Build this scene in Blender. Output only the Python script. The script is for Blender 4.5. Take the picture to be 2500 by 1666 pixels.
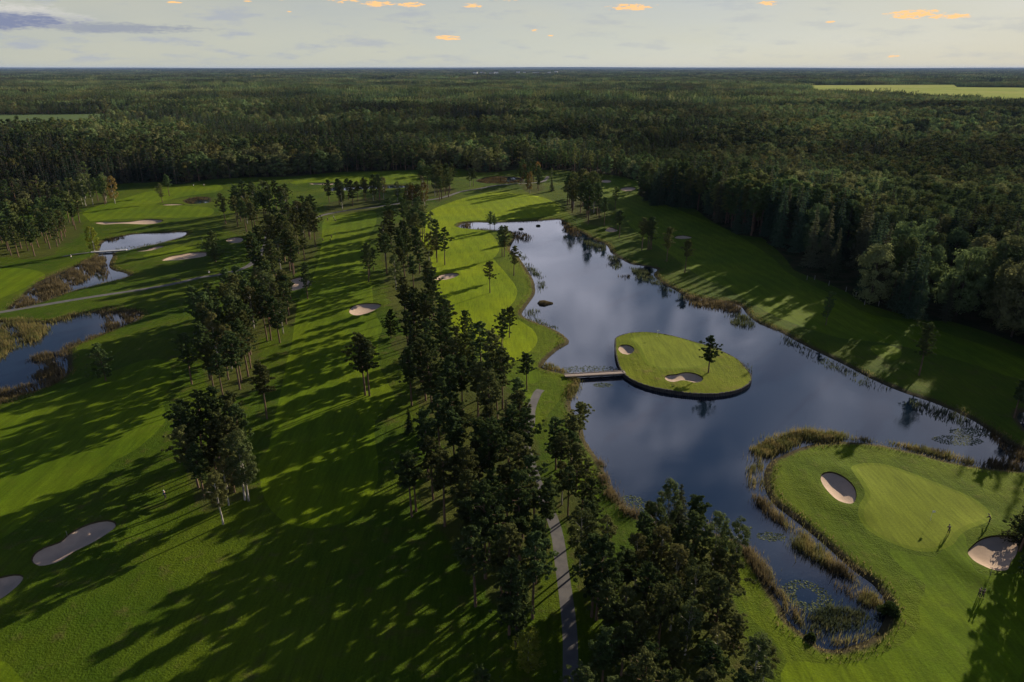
import bpy, math, random
import numpy as np
from mathutils import Vector, Matrix
from mathutils.geometry import delaunay_2d_cdt

for o in list(bpy.data.objects):
    bpy.data.objects.remove(o)
SC = bpy.context.scene
COL = SC.collection
R = math.radians

# ------------------------------------------------------------------ camera
cam = bpy.data.cameras.new('camera')
cam.sensor_width = 36.0
cam.lens = 36.0 * 1667.0 / 2500.0
cam.clip_start = 0.5
cam.clip_end = 120000.0
camo = bpy.data.objects.new('camera', cam)
camo.location = (0, 0, 75.0)
camo.rotation_euler = (R(90 - 21.8), 0, 0)
COL.objects.link(camo)
SC.camera = camo

# ------------------------------------------------------------------ light
SUN_AZ, SUN_EL = 43.0, 14.5          # degrees clockwise from +Y, above the horizon
sun = bpy.data.lights.new('sun', 'SUN')
sun.energy = 5.0
sun.angle = R(0.53)
sun.color = (1.0, 0.86, 0.66)
suno = bpy.data.objects.new('sun', sun)
sd = Vector((math.sin(R(SUN_AZ)) * math.cos(R(SUN_EL)), math.cos(R(SUN_AZ)) * math.cos(R(SUN_EL)), math.sin(R(SUN_EL))))
suno.rotation_euler = sd.to_track_quat('Z', 'Y').to_euler()
suno.location = (200, 200, 300)
COL.objects.link(suno)

SC.view_settings.view_transform = 'Standard'
SC.view_settings.look = 'None'
SC.view_settings.gamma = 1.0
SC.view_settings.use_curve_mapping = False
SC.view_settings.exposure = 0.88


class N:
    """tiny node builder"""
    def __init__(s, tree):
        s.t = tree
    def n(s, typ, **kw):
        nd = s.t.nodes.new(typ)
        for k, v in kw.items():
            if k.startswith('i_'):
                key = k[2:]
                key = int(key) if key.isdigit() else key.replace('_', ' ')
                s.put(nd.inputs[key], v)
            else:
                setattr(nd, k, v)
        return nd
    def put(s, sock, v):
        if isinstance(v, bpy.types.NodeSocket):
            s.t.links.new(v, sock)
        else:
            sock.default_value = v
    def m(s, op, a, b=None, c=None, clamp=False):
        nd = s.t.nodes.new('ShaderNodeMath')
        nd.operation = op
        nd.use_clamp = clamp
        s.put(nd.inputs[0], a)
        if b is not None: s.put(nd.inputs[1], b)
        if c is not None: s.put(nd.inputs[2], c)
        return nd.outputs[0]
    def mix(s, f, a, b, typ='MIX'):
        nd = s.t.nodes.new('ShaderNodeMix')
        nd.data_type = 'RGBA'
        nd.blend_type = typ
        s.put(nd.inputs[0], f)
        s.put(nd.inputs[6], a if isinstance(a, bpy.types.NodeSocket) else (*a, 1))
        s.put(nd.inputs[7], b if isinstance(b, bpy.types.NodeSocket) else (*b, 1))
        return nd.outputs[2]
    def noise(s, vec, scale, detail=3, rough=.55, dist=0):
        nd = s.n('ShaderNodeTexNoise')
        if vec is not None: s.put(nd.inputs['Vector'], vec)
        nd.inputs['Scale'].default_value = scale
        nd.inputs['Detail'].default_value = detail
        nd.inputs['Roughness'].default_value = rough
        nd.inputs['Distortion'].default_value = dist
        return nd.outputs[0]
    def ss(s, x, a, b):
        nd = s.n('ShaderNodeMapRange', interpolation_type='SMOOTHSTEP')
        s.put(nd.inputs[0], x); s.put(nd.inputs[1], a); s.put(nd.inputs[2], b)
        return nd.outputs[0]


# ------------------------------------------------------------------ sky
world = bpy.data.worlds.new('World')
SC.world = world
world.use_nodes = True
world.node_tree.nodes.clear()
w = N(world.node_tree)
SKY_STRENGTH = 0.05
sky = w.n('ShaderNodeTexSky', sky_type='NISHITA')
sky.sun_disc = False
sky.sun_elevation = R(SUN_EL)
sky.sun_rotation = R(SUN_AZ)
sky.altitude = 75
sky.air_density = 0.45
sky.dust_density = 0.35
sky.ozone_density = 2.0
geo = w.n('ShaderNodeTexCoord')
sep = w.n('ShaderNodeSeparateXYZ', i_0=geo.outputs['Generated'])
X, Y, Z = sep.outputs
az = w.m('MULTIPLY', w.m('ARCTAN2', X, Y), 57.29578)
el = w.m('MULTIPLY', w.m('ARCSINE', Z), 57.29578)
skyc = w.n('ShaderNodeHueSaturation', i_Saturation=w.m('MULTIPLY_ADD', w.ss(el, 8.0, 32.0), .42, .68), i_Color=sky.outputs[0]).outputs[0]
# soft shoulder, so that the glow round the sun does not burn out
sq = w.n('ShaderNodeSeparateColor', i_0=skyc).outputs
lum = w.m('MAXIMUM', w.m('MAXIMUM', sq[0], sq[1]), sq[2])
gain = w.m('DIVIDE', 1.0, w.m('POWER', w.m('ADD', 1.0, w.m('POWER', w.m('DIVIDE', lum, 8.6), 3.0)), .3333))
skyc = w.mix(1.0, skyc, w.n('ShaderNodeCombineColor', i_0=gain, i_1=gain, i_2=gain).outputs[0], 'MULTIPLY')
SKYTUNE = True
# low band clouds, laid out in azimuth / elevation (degrees)
cv = w.n('ShaderNodeCombineXYZ', i_0=w.m('MULTIPLY', az, .16), i_1=w.m('MULTIPLY', el, .75)).outputs[0]
n1 = w.noise(cv, 1.3, 6, .62)
n2 = w.noise(cv, 9.5, 6, .68, .3)
lowband = w.m('MULTIPLY', w.ss(el, 0.0, 0.8), w.m('SUBTRACT', 1.0, w.ss(el, 3.5, 14.0)))
leftw = w.m('SUBTRACT', 1.0, w.ss(az, -30.0, 18.0))
faint = w.m('MULTIPLY', w.m('MULTIPLY', w.ss(n1, .50, .66), lowband), w.m('MULTIPLY_ADD', leftw, .45, .28))
veil = w.m('MULTIPLY', w.m('SUBTRACT', 1.0, w.ss(el, 3.0, 11.0)), w.m('MULTIPLY_ADD', w.noise(cv, .5, 3, .5), .45, .42))
col = w.mix(veil, skyc, (7.0, 6.8, 5.2))
col = w.mix(faint, col, (4.4, 4.8, 5.6))
def blob(a0, e0, ra, re, soft=.6):
    da = w.m('DIVIDE', w.m('SUBTRACT', az, a0), ra)
    de = w.m('DIVIDE', w.m('SUBTRACT', el, e0), re)
    r2 = w.m('ADD', w.m('MULTIPLY', da, da), w.m('MULTIPLY', de, de))
    v = w.m('SUBTRACT', w.m('MULTIPLY_ADD', n2, 4.6, -1.6), r2)
    return w.ss(v, 0.0, soft)
# grey-violet bank, left
def puff(a0, e0, ra, re):
    da = w.m('DIVIDE', w.m('SUBTRACT', az, a0), ra)
    de = w.m('DIVIDE', w.m('SUBTRACT', el, e0), re)
    r2 = w.m('ADD', w.m('MULTIPLY', da, da), w.m('MULTIPLY', de, de))
    v = w.m('SUBTRACT', w.m('ADD', w.m('MULTIPLY_ADD', n1, 2.6, -.55), w.m('MULTIPLY_ADD', n2, 1.7, -.55)), r2)
    return w.ss(v, 0.0, .9)
edge = puff(-35.5, 3.05, 7.2, 1.0)
bank = w.m('MAXIMUM', puff(-35.5, 2.75, 6.6, .70), w.m('MULTIPLY', puff(-28.0, 2.5, 7.0, .4), .6))
col = w.mix(w.m('MULTIPLY', edge, .6), col, (7.6, 7.4, 7.0))
col = w.mix(w.m('MULTIPLY', bank, .9), col, (2.1, 2.5, 4.1))
bank2 = w.m('MULTIPLY', blob(-35.5, 3.5, 4.8, .32, .9), .35)
col = w.mix(bank2, col, (8.0, 7.6, 7.2))
orange = None
for a0, e0, ra, re in ((-17.0, 4.85, 2.0, .34), (-12.8, 4.8, 2.0, .36), (-10.0, 4.4, 1.5, .24), (-7.6, 4.38, 1.2, .22),
                       (-4.9, 2.15, 1.2, .2), (-3.0, 4.35, .9, .2), (-.6, 4.95, 2.0, .3), (-24.0, 4.2, .6, .08), (1.8, 2.65, .35, .10), (3.0, 2.3, .3, .06),
                       (9.0, 4.2, 2.0, .28), (18.6, 4.3, .8, .2), (21.2, 4.75, 1.0, .16), (28.0, 3.35, 1.9, .36), (30.2, 3.15, 1.5, .18),
                       (27.2, .75, .5, .09), (-19.2, 4.4, .35, .05), (-16.4, 3.8, .3, .05), (34.0, 4.6, .6, .08), (22.9, 3.0, .4, .08)):
    b = blob(a0, e0, ra, re)
    orange = b if orange is None else w.m('MAXIMUM', orange, b)
col = w.mix(w.m('MULTIPLY', orange, .85), col, (13.5, 7.4, 2.6))
# unseen cloud layer above the frame, banded by elevation and brightened for lake reflections
pz = w.m('ADD', w.m('MAXIMUM', Z, 0.0), .18)
pv = w.n('ShaderNodeCombineXYZ', i_0=w.m('DIVIDE', X, pz), i_1=w.m('DIVIDE', Y, pz)).outputs[0]
h1 = w.noise(pv, 1.0, 6, .6, .5)
high = w.m('MULTIPLY', w.ss(w.m('ADD', h1, w.m('MULTIPLY', w.m('SUBTRACT', 1.0, w.ss(el, 11.0, 26.0)), .09)), .45, .60), w.m('MULTIPLY', w.ss(el, 6.0, 11.0), w.m('SUBTRACT', 1.0, w.m('MULTIPLY', w.ss(el, 22.0, 40.0), .9))))
high = w.m('MULTIPLY', high, w.m('MULTIPLY_ADD', w.ss(az, -44.0, -14.0), .7, .3))
col = w.mix(w.m('MULTIPLY', high, .9), col, (11.6, 11.8, 14.2))
bg = w.n('ShaderNodeBackground', i_Color=col, i_Strength=SKY_STRENGTH)
out = w.n('ShaderNodeOutputWorld')
w.t.links.new(bg.outputs[0], out.inputs[0])

# ------------------------------------------------------------------ site plan, metres, camera foot at the origin, +Y ahead
LAKE = [[-27.3,347.4],[-25.1,354.6],[-18.7,356.9],[-12.1,356.1],[-6.6,356.1],[1.1,357.7],[9.4,359.0],[17.8,361.7],[25.2,364.4],[26.8,355.1],[29.6,342.5],[33.6,335.3],[36.3,326.1],[40.0,314.3],[42.9,310.2],[43.7,301.2],[43.6,293.7],[46.0,284.7],[49.0,275.4],[54.3,271.4],[58.5,266.7],[56.2,260.6],[55.6,256.9],[56.8,247.8],[59.4,239.9],[61.7,233.6],[65.8,228.8],[70.6,226.5],[75.4,224.2],[78.0,220.9],[77.7,213.3],[78.2,205.3],[80.9,198.8],[82.3,197.2],[85.0,187.6],[88.1,178.8],[91.1,171.1],[93.6,163.2],[96.3,156.9],[98.6,153.3],[102.2,148.6],[104.9,143.7],[106.5,138.6],[107.0,133.7],[107.4,129.1],[108.4,125.7],[108.7,121.5],[110.4,123.6],[106.6,118.9],[103.0,117.9],[94.7,119.6],[89.2,122.2],[85.3,125.0],[81.0,127.3],[77.9,128.6],[72.7,129.5],[66.8,129.0],[61.6,127.1],[56.7,124.0],[53.3,121.6],[51.1,118.3],[49.5,114.5],[48.7,110.9],[48.6,108.1],[49.1,105.9],[50.3,103.2],[51.6,99.9],[53.0,96.1],[54.2,92.0],[55.4,88.4],[56.8,85.6],[57.1,83.0],[56.5,80.4],[54.7,78.0],[52.8,75.9],[50.5,74.3],[47.2,73.1],[45.0,72.5],[43.2,72.8],[42.3,74.7],[41.2,76.3],[40.5,78.0],[40.7,80.4],[40.4,82.6],[40.0,86.0],[39.7,90.1],[39.4,93.6],[38.0,96.8],[36.7,97.7],[34.1,98.5],[32.4,99.9],[29.9,100.6],[27.4,101.0],[24.9,102.1],[22.9,102.7],[21.3,104.5],[20.4,107.3],[19.6,109.7],[19.0,113.1],[18.6,116.8],[18.4,120.1],[16.8,126.7],[15.9,130.7],[15.9,135.3],[15.1,140.3],[14.1,145.0],[14.4,149.4],[15.9,154.1],[17.1,159.0],[16.4,163.2],[14.9,165.1],[12.4,166.2],[9.7,167.5],[8.3,169.6],[9.4,173.9],[11.8,179.1],[14.1,183.1],[16.6,186.3],[17.0,188.8],[15.7,193.1],[13.5,197.6],[10.7,201.3],[6.6,205.6],[3.3,211.3],[4.2,217.6],[6.2,225.4],[8.1,233.6],[8.5,241.2],[8.2,250.6],[7.0,260.6],[5.5,269.8],[4.4,276.3],[2.7,286.5],[0.5,291.9],[-0.9,299.3],[0.2,311.2],[1.5,321.7],[0.5,333.0],[-2.6,336.5],[-11.5,338.8],[-18.9,340.0],[-25.4,342.5]]
ISLAND = [[30.4,186.1],[30.9,188.6],[32.5,190.8],[36.0,193.1],[40.9,193.8],[45.6,192.2],[49.7,189.5],[53.3,186.1],[57.2,182.5],[60.3,177.4],[62.1,173.0],[62.6,167.3],[62.5,162.6],[61.1,158.8],[59.0,156.0],[55.9,153.6],[51.6,152.0],[47.6,151.6],[42.6,152.4],[37.8,154.2],[34.3,156.3],[31.6,159.1],[29.9,162.3],[29.2,164.9],[29.0,170.8],[29.3,177.4]]
POND_A = [[-190.8,314.3],[-187.2,326.1],[-183.9,329.5],[-176.8,330.7],[-169.6,331.8],[-164.5,334.1],[-160.9,333.0],[-158.4,325.0],[-160.4,317.4],[-163.8,309.1],[-168.1,303.2],[-171.6,296.5],[-175.5,293.7],[-172.0,286.5],[-168.4,277.9],[-164.2,269.8],[-159.8,265.1],[-154.4,262.1],[-149.6,257.7],[-149.7,254.8],[-151.9,251.3],[-154.8,246.5],[-158.0,241.2],[-160.7,236.1],[-162.2,229.4],[-163.6,223.1],[-166.1,218.7],[-168.5,217.0],[-171.7,226.5],[-176.5,241.2],[-179.2,253.4],[-178.5,262.1],[-178.1,269.8],[-177.2,277.9],[-178.5,286.5],[-182.4,294.6],[-186.5,303.2]]
POND_B = [[-171.3,201.8],[-163.4,204.7],[-153.1,204.2],[-147.1,204.2],[-144.5,207.6],[-142.8,212.7],[-138.5,213.8],[-133.3,213.8],[-127.0,214.8],[-123.1,212.7],[-121.0,206.7],[-123.7,199.0],[-125.5,193.6],[-127.3,188.5],[-128.6,183.5],[-124.1,175.1],[-119.0,166.6],[-117.9,161.3],[-119.1,156.3],[-122.0,152.7],[-125.2,149.8],[-129.5,145.3]]
POND_C = [[-123.1,456.6],[-123.8,465.1],[-119.9,469.4],[-110.0,472.5],[-96.3,475.6],[-85.8,477.5],[-71.2,476.1],[-67.1,472.5],[-73.6,468.1],[-87.2,465.1],[-100.6,461.7],[-113.4,456.6]]
POND_D = [[-173.8,443.2],[-171.8,446.0],[-167.8,443.2],[-165.0,435.5],[-164.6,426.2],[-168.2,429.8]]
POND_E = [[-199.7,418.9],[-199.8,428.0],[-196.3,430.6],[-190.1,429.8],[-183.0,412.7],[-187.7,410.3],[-191.6,409.2]]
POND_F = [[-24.9,500.7],[-17.8,514.4],[-10.2,519.6],[5.4,513.3],[6.0,495.8],[-2.2,488.6],[-9.5,486.2],[-20.7,489.5]]
POND_G = [[117.6,141.1],[119.6,143.2],[122.1,143.7],[126.8,140.1],[118.0,128.3],[114.9,131.9],[116.3,138.1]]
BUNKERS = [[[-216.8,352.0],[-215.6,355.1],[-207.9,355.1],[-200.4,356.4],[-196.9,360.4],[-192.3,362.3],[-185.3,360.4],[-183.8,353.8],[-187.1,349.4],[-194.1,349.4],[-202.7,350.4],[-209.8,348.7]],[[-146.2,277.1],[-146.3,283.9],[-142.4,288.3],[-139.3,291.5],[-133.5,291.9],[-131.1,288.3],[-131.6,283.9],[-134.9,281.3],[-140.0,277.9]],[[-133.6,313.2],[-133.2,318.5],[-129.3,320.0],[-126.1,315.3],[-125.7,310.2],[-128.5,308.7]],[[-165.2,293.3],[-161.7,295.2],[-161.0,301.2],[-156.7,302.2],[-157.0,297.8],[-159.1,293.7],[-162.7,291.7]],[[-84.0,241.2],[-84.5,247.8],[-82.9,252.0],[-80.0,253.1],[-76.2,247.8],[-74.3,242.5],[-75.9,239.9],[-79.0,236.1],[-82.2,236.7]],[[-53.9,213.3],[-53.6,218.1],[-50.6,220.9],[-45.6,220.9],[-44.2,218.7],[-45.2,214.9],[-47.3,211.3],[-50.3,209.0],[-52.6,210.3]],[[-30.6,251.5],[-27.7,256.9],[-24.7,259.4],[-21.8,259.4],[-20.6,257.4],[-22.1,253.4],[-25.1,249.9],[-28.6,249.2]],[[30.4,180.9],[31.7,183.3],[33.2,183.5],[34.5,182.2],[34.9,180.1],[34.0,177.4],[32.3,175.9],[31.0,176.7],[30.4,178.6]],[[39.5,160.7],[40.6,162.3],[43.2,162.9],[45.0,163.9],[47.2,163.9],[49.0,162.3],[49.4,160.0],[48.0,158.1],[46.3,157.8],[44.9,158.8],[43.4,159.1],[41.3,158.1],[39.8,158.9]],[[60.7,114.8],[61.9,116.4],[63.8,116.9],[65.3,115.4],[65.9,113.0],[65.6,110.3],[64.1,107.2],[62.5,106.0],[60.8,107.0],[60.2,109.2],[60.1,112.1]],[[75.7,92.3],[77.2,93.8],[80.3,95.9],[83.3,96.8],[86.6,96.4],[85.8,94.5],[83.5,91.8],[81.5,90.1],[79.6,88.2],[77.5,88.0],[76.1,89.3],[75.5,90.5]],[[-78.7,90.4],[-79.2,91.9],[-78.7,93.4],[-76.8,95.1],[-76.6,97.3],[-75.5,99.3],[-74.1,100.5],[-72.0,101.1],[-70.2,100.4],[-69.5,98.9],[-70.0,96.9],[-71.2,94.5],[-72.8,92.2],[-73.5,90.2],[-74.8,89.2],[-76.3,88.9],[-78.0,89.7]],[[-82.1,85.9],[-81.0,86.4],[-79.1,87.0],[-77.4,86.6],[-76.8,84.9],[-77.1,82.6],[-77.6,81.4],[-78.7,80.5]],[[46.1,335.3],[49.7,343.0],[51.8,338.8],[52.8,335.3],[49.6,330.7],[46.7,331.8]],[[77.9,321.7],[80.1,324.8],[82.7,325.5],[85.9,321.7],[84.6,318.5],[80.3,317.0],[77.4,318.5]],[[72.5,461.7],[78.4,468.1],[82.9,465.1],[80.5,455.4],[74.4,451.2],[72.3,455.4]],[[62.3,493.3],[66.8,499.2],[70.8,495.8],[68.9,487.1],[64.4,486.2]],[[-205.6,401.9],[-201.0,405.2],[-192.9,405.2],[-196.1,401.2],[-201.6,399.9]],[[-141.4,482.9],[-134.3,483.9],[-124.3,484.8],[-122.7,477.9],[-130.3,476.5],[-137.8,477.9]]]
GREENS = [[[36.1,187.8],[39.0,190.5],[43.9,191.4],[48.1,189.3],[52.0,186.1],[54.7,182.1],[55.0,176.7],[52.9,170.8],[49.3,167.7],[44.6,166.6],[40.5,167.3],[37.6,169.7],[37.0,174.4],[36.9,180.5]],[[69.5,118.3],[72.8,119.6],[76.0,118.9],[78.8,116.4],[81.9,112.7],[84.9,109.2],[86.1,105.9],[85.8,103.2],[83.7,101.2],[79.4,99.2],[76.4,97.3],[73.8,94.9],[70.7,93.7],[67.7,94.0],[64.9,96.1],[63.2,98.7],[63.1,101.7],[64.6,104.8],[67.5,108.6],[68.4,112.7],[68.8,116.4]],[[-158.7,286.5],[-156.7,289.7],[-152.7,291.9],[-151.2,297.4],[-148.6,303.2],[-142.4,304.2],[-139.0,299.3],[-139.1,294.1],[-141.8,291.9],[-146.6,286.5],[-150.8,282.1],[-155.2,282.1]],[[3.0,162.6],[3.6,166.6],[5.8,167.9],[7.4,165.2],[7.6,161.3],[6.1,158.7],[4.0,158.1]],[[103.2,181.9],[106.5,184.3],[110.1,183.5],[111.0,179.6],[107.4,174.3],[104.3,172.9],[102.7,176.6]],[[-213.6,259.1],[-209.7,265.1],[-198.1,266.7],[-185.8,260.6],[-180.0,253.4],[-179.5,246.5],[-179.1,233.6],[-179.8,223.1],[-182.9,217.6]],[[-72.8,68.8],[-71.6,70.0],[-69.0,70.0],[-66.3,68.3],[-63.5,66.0],[-61.3,62.6],[-68.2,62.6]],[[-35.5,76.7],[-32.5,78.1],[-28.9,77.8],[-27.3,74.7],[-26.6,71.3],[-27.7,68.8],[-30.6,67.8],[-33.1,69.5]]]
FAIRWAYS = [[[-50.3,355.1],[-44.1,395.4],[-29.8,426.2],[-12.3,449.2],[4.7,441.3],[20.7,426.2],[27.8,395.4],[23.0,374.3],[1.1,363.1],[-15.5,360.4],[-26.4,356.4],[-29.3,344.9],[-14.5,335.3],[-9.1,323.9],[-5.7,301.2],[-6.7,286.5],[-8.0,282.1],[-1.2,254.8],[1.5,241.2],[1.9,233.6],[0.7,224.2],[-0.7,219.7],[-0.1,220.2],[2.0,206.7],[6.1,198.1],[7.6,191.0],[6.9,184.3],[3.8,177.3],[-2.1,170.7],[-11.3,184.3],[-23.2,212.7],[-27.5,234.1],[-34.7,283.0],[-44.0,321.7]],[[-99.0,355.1],[-96.4,371.4],[-79.2,386.1],[-71.1,355.1],[-68.0,321.7],[-61.4,283.0],[-51.1,238.6],[-46.0,215.4],[-40.3,198.8],[-40.1,191.9],[-37.8,177.3],[-35.0,166.6],[-31.1,156.9],[-28.6,149.2],[-31.2,137.6],[-27.2,119.5],[-26.3,110.1],[-29.2,101.4],[-35.2,99.1],[-39.4,100.2],[-44.2,104.5],[-48.3,111.6],[-52.5,122.4],[-51.5,125.3],[-54.3,137.6],[-57.8,153.8],[-62.3,173.6],[-65.0,187.6],[-74.4,226.5],[-74.0,238.6],[-80.5,274.6],[-88.2,311.2]],[[-121.0,133.7],[-119.9,142.2],[-115.3,150.3],[-109.6,158.1],[-106.1,166.6],[-101.2,173.6],[-94.8,172.2],[-88.0,160.0],[-84.5,148.1],[-79.1,137.6],[-79.4,125.3],[-81.3,121.8],[-83.5,110.1],[-86.0,103.2],[-87.8,96.1],[-92.5,92.2]],[[60.6,461.7],[69.5,503.2],[89.2,498.2],[80.9,437.4],[91.3,401.9],[103.3,355.1],[109.3,321.7],[110.6,283.0],[108.8,259.1],[113.7,232.4],[117.7,210.3],[127.3,202.8],[133.4,191.0],[141.7,173.6],[132.3,160.0],[122.9,173.6],[108.9,186.0],[98.1,189.3],[92.3,198.1],[86.4,208.6],[83.0,219.7],[78.5,241.2],[72.3,254.8],[68.0,291.9],[61.3,333.0],[60.2,386.1],[57.6,426.2]],[[-241.2,386.1],[-239.8,426.2],[-235.5,457.4],[-206.2,479.3],[-192.3,453.3],[-209.1,429.8],[-208.6,401.9],[-175.9,395.4],[-166.0,371.4],[-191.2,365.8],[-212.2,363.1],[-218.9,355.1],[-228.9,365.8]],[[-154.7,493.3],[-123.0,532.1],[-76.2,540.6],[-69.2,493.3],[-90.5,483.9],[-121.9,493.3],[-142.3,486.2],[-149.1,479.3]],[[64.8,85.2],[61.0,80.4],[59.0,76.3],[54.1,72.8],[49.6,70.9],[44.2,69.5],[37.2,69.8],[37.0,63.2],[60.4,62.0],[81.2,85.2],[74.2,87.2],[78.2,98.2],[69.7,91.4],[63.6,93.6],[63.2,88.4]],[[14.3,121.8],[16.4,121.8],[16.8,114.2],[15.9,106.8],[13.0,107.7],[11.5,116.8]],[[106.1,115.7],[103.0,117.9],[94.7,119.6],[85.3,125.0],[77.9,128.6],[66.8,129.0],[56.7,124.0],[50.9,118.3],[48.7,110.9],[50.3,103.2],[54.2,92.0],[56.8,85.6],[56.5,80.4],[54.7,78.0],[50.5,74.3],[45.0,72.5],[42.6,73.7],[40.5,78.0],[40.0,84.5],[39.4,93.6],[37.5,98.2],[35.5,95.4],[34.9,89.3],[34.7,79.7],[37.0,73.7],[37.3,68.6],[35.4,62.0],[66.9,62.0]],[[-50.3,355.1],[-44.1,395.4],[-29.8,426.2],[1.4,461.7],[28.7,408.6],[27.2,360.4],[-26.3,356.1],[-26.9,344.9],[1.0,335.3],[9.6,241.2],[4.9,215.4],[3.7,209.2],[5.0,208.6],[17.3,187.6],[7.9,170.7],[14.6,164.5],[16.9,161.9],[7.9,140.1],[5.8,133.7],[3.5,135.6],[4.7,145.3],[0.7,150.9],[-0.6,160.0],[-10.8,173.6],[-23.2,212.7],[-34.7,283.0],[-44.0,321.7]]]
PATHS = [[[[7.5,62.6],[7.7,66.7],[8.2,73.4],[8.3,79.0],[8.2,83.6],[8.0,90.4],[7.9,96.1],[7.2,102.3],[5.8,107.7],[4.7,114.2],[2.5,130.5],[4.1,136.1],[4.4,142.7],[5.3,148.1],[6.4,152.7],[7.2,154.4]],2.1],[[[-176.4,208.7],[-169.3,213.1],[-162.5,218.7],[-155.3,224.2],[-147.4,229.4],[-139.3,234.9],[-131.0,241.2],[-125.7,246.5],[-120.8,253.4],[-119.1,255.1],[-114.4,257.7],[-107.9,269.0],[-108.8,286.5],[-113.2,309.1],[-117.7,323.9],[-121.6,335.3],[-123.3,347.4],[-116.7,353.8],[-108.0,357.7],[-104.0,374.3],[-96.6,384.6],[-87.6,392.3],[-77.8,398.0],[-59.5,415.4],[-44.7,426.2],[-32.8,451.2],[-23.1,461.7],[-12.9,473.9],[1.5,482.5],[12.4,483.9],[22.3,493.3],[26.9,518.6]],2.6],[[[-192.3,284.7],[-188.6,289.2],[-184.5,292.2]],1.5]]
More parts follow.
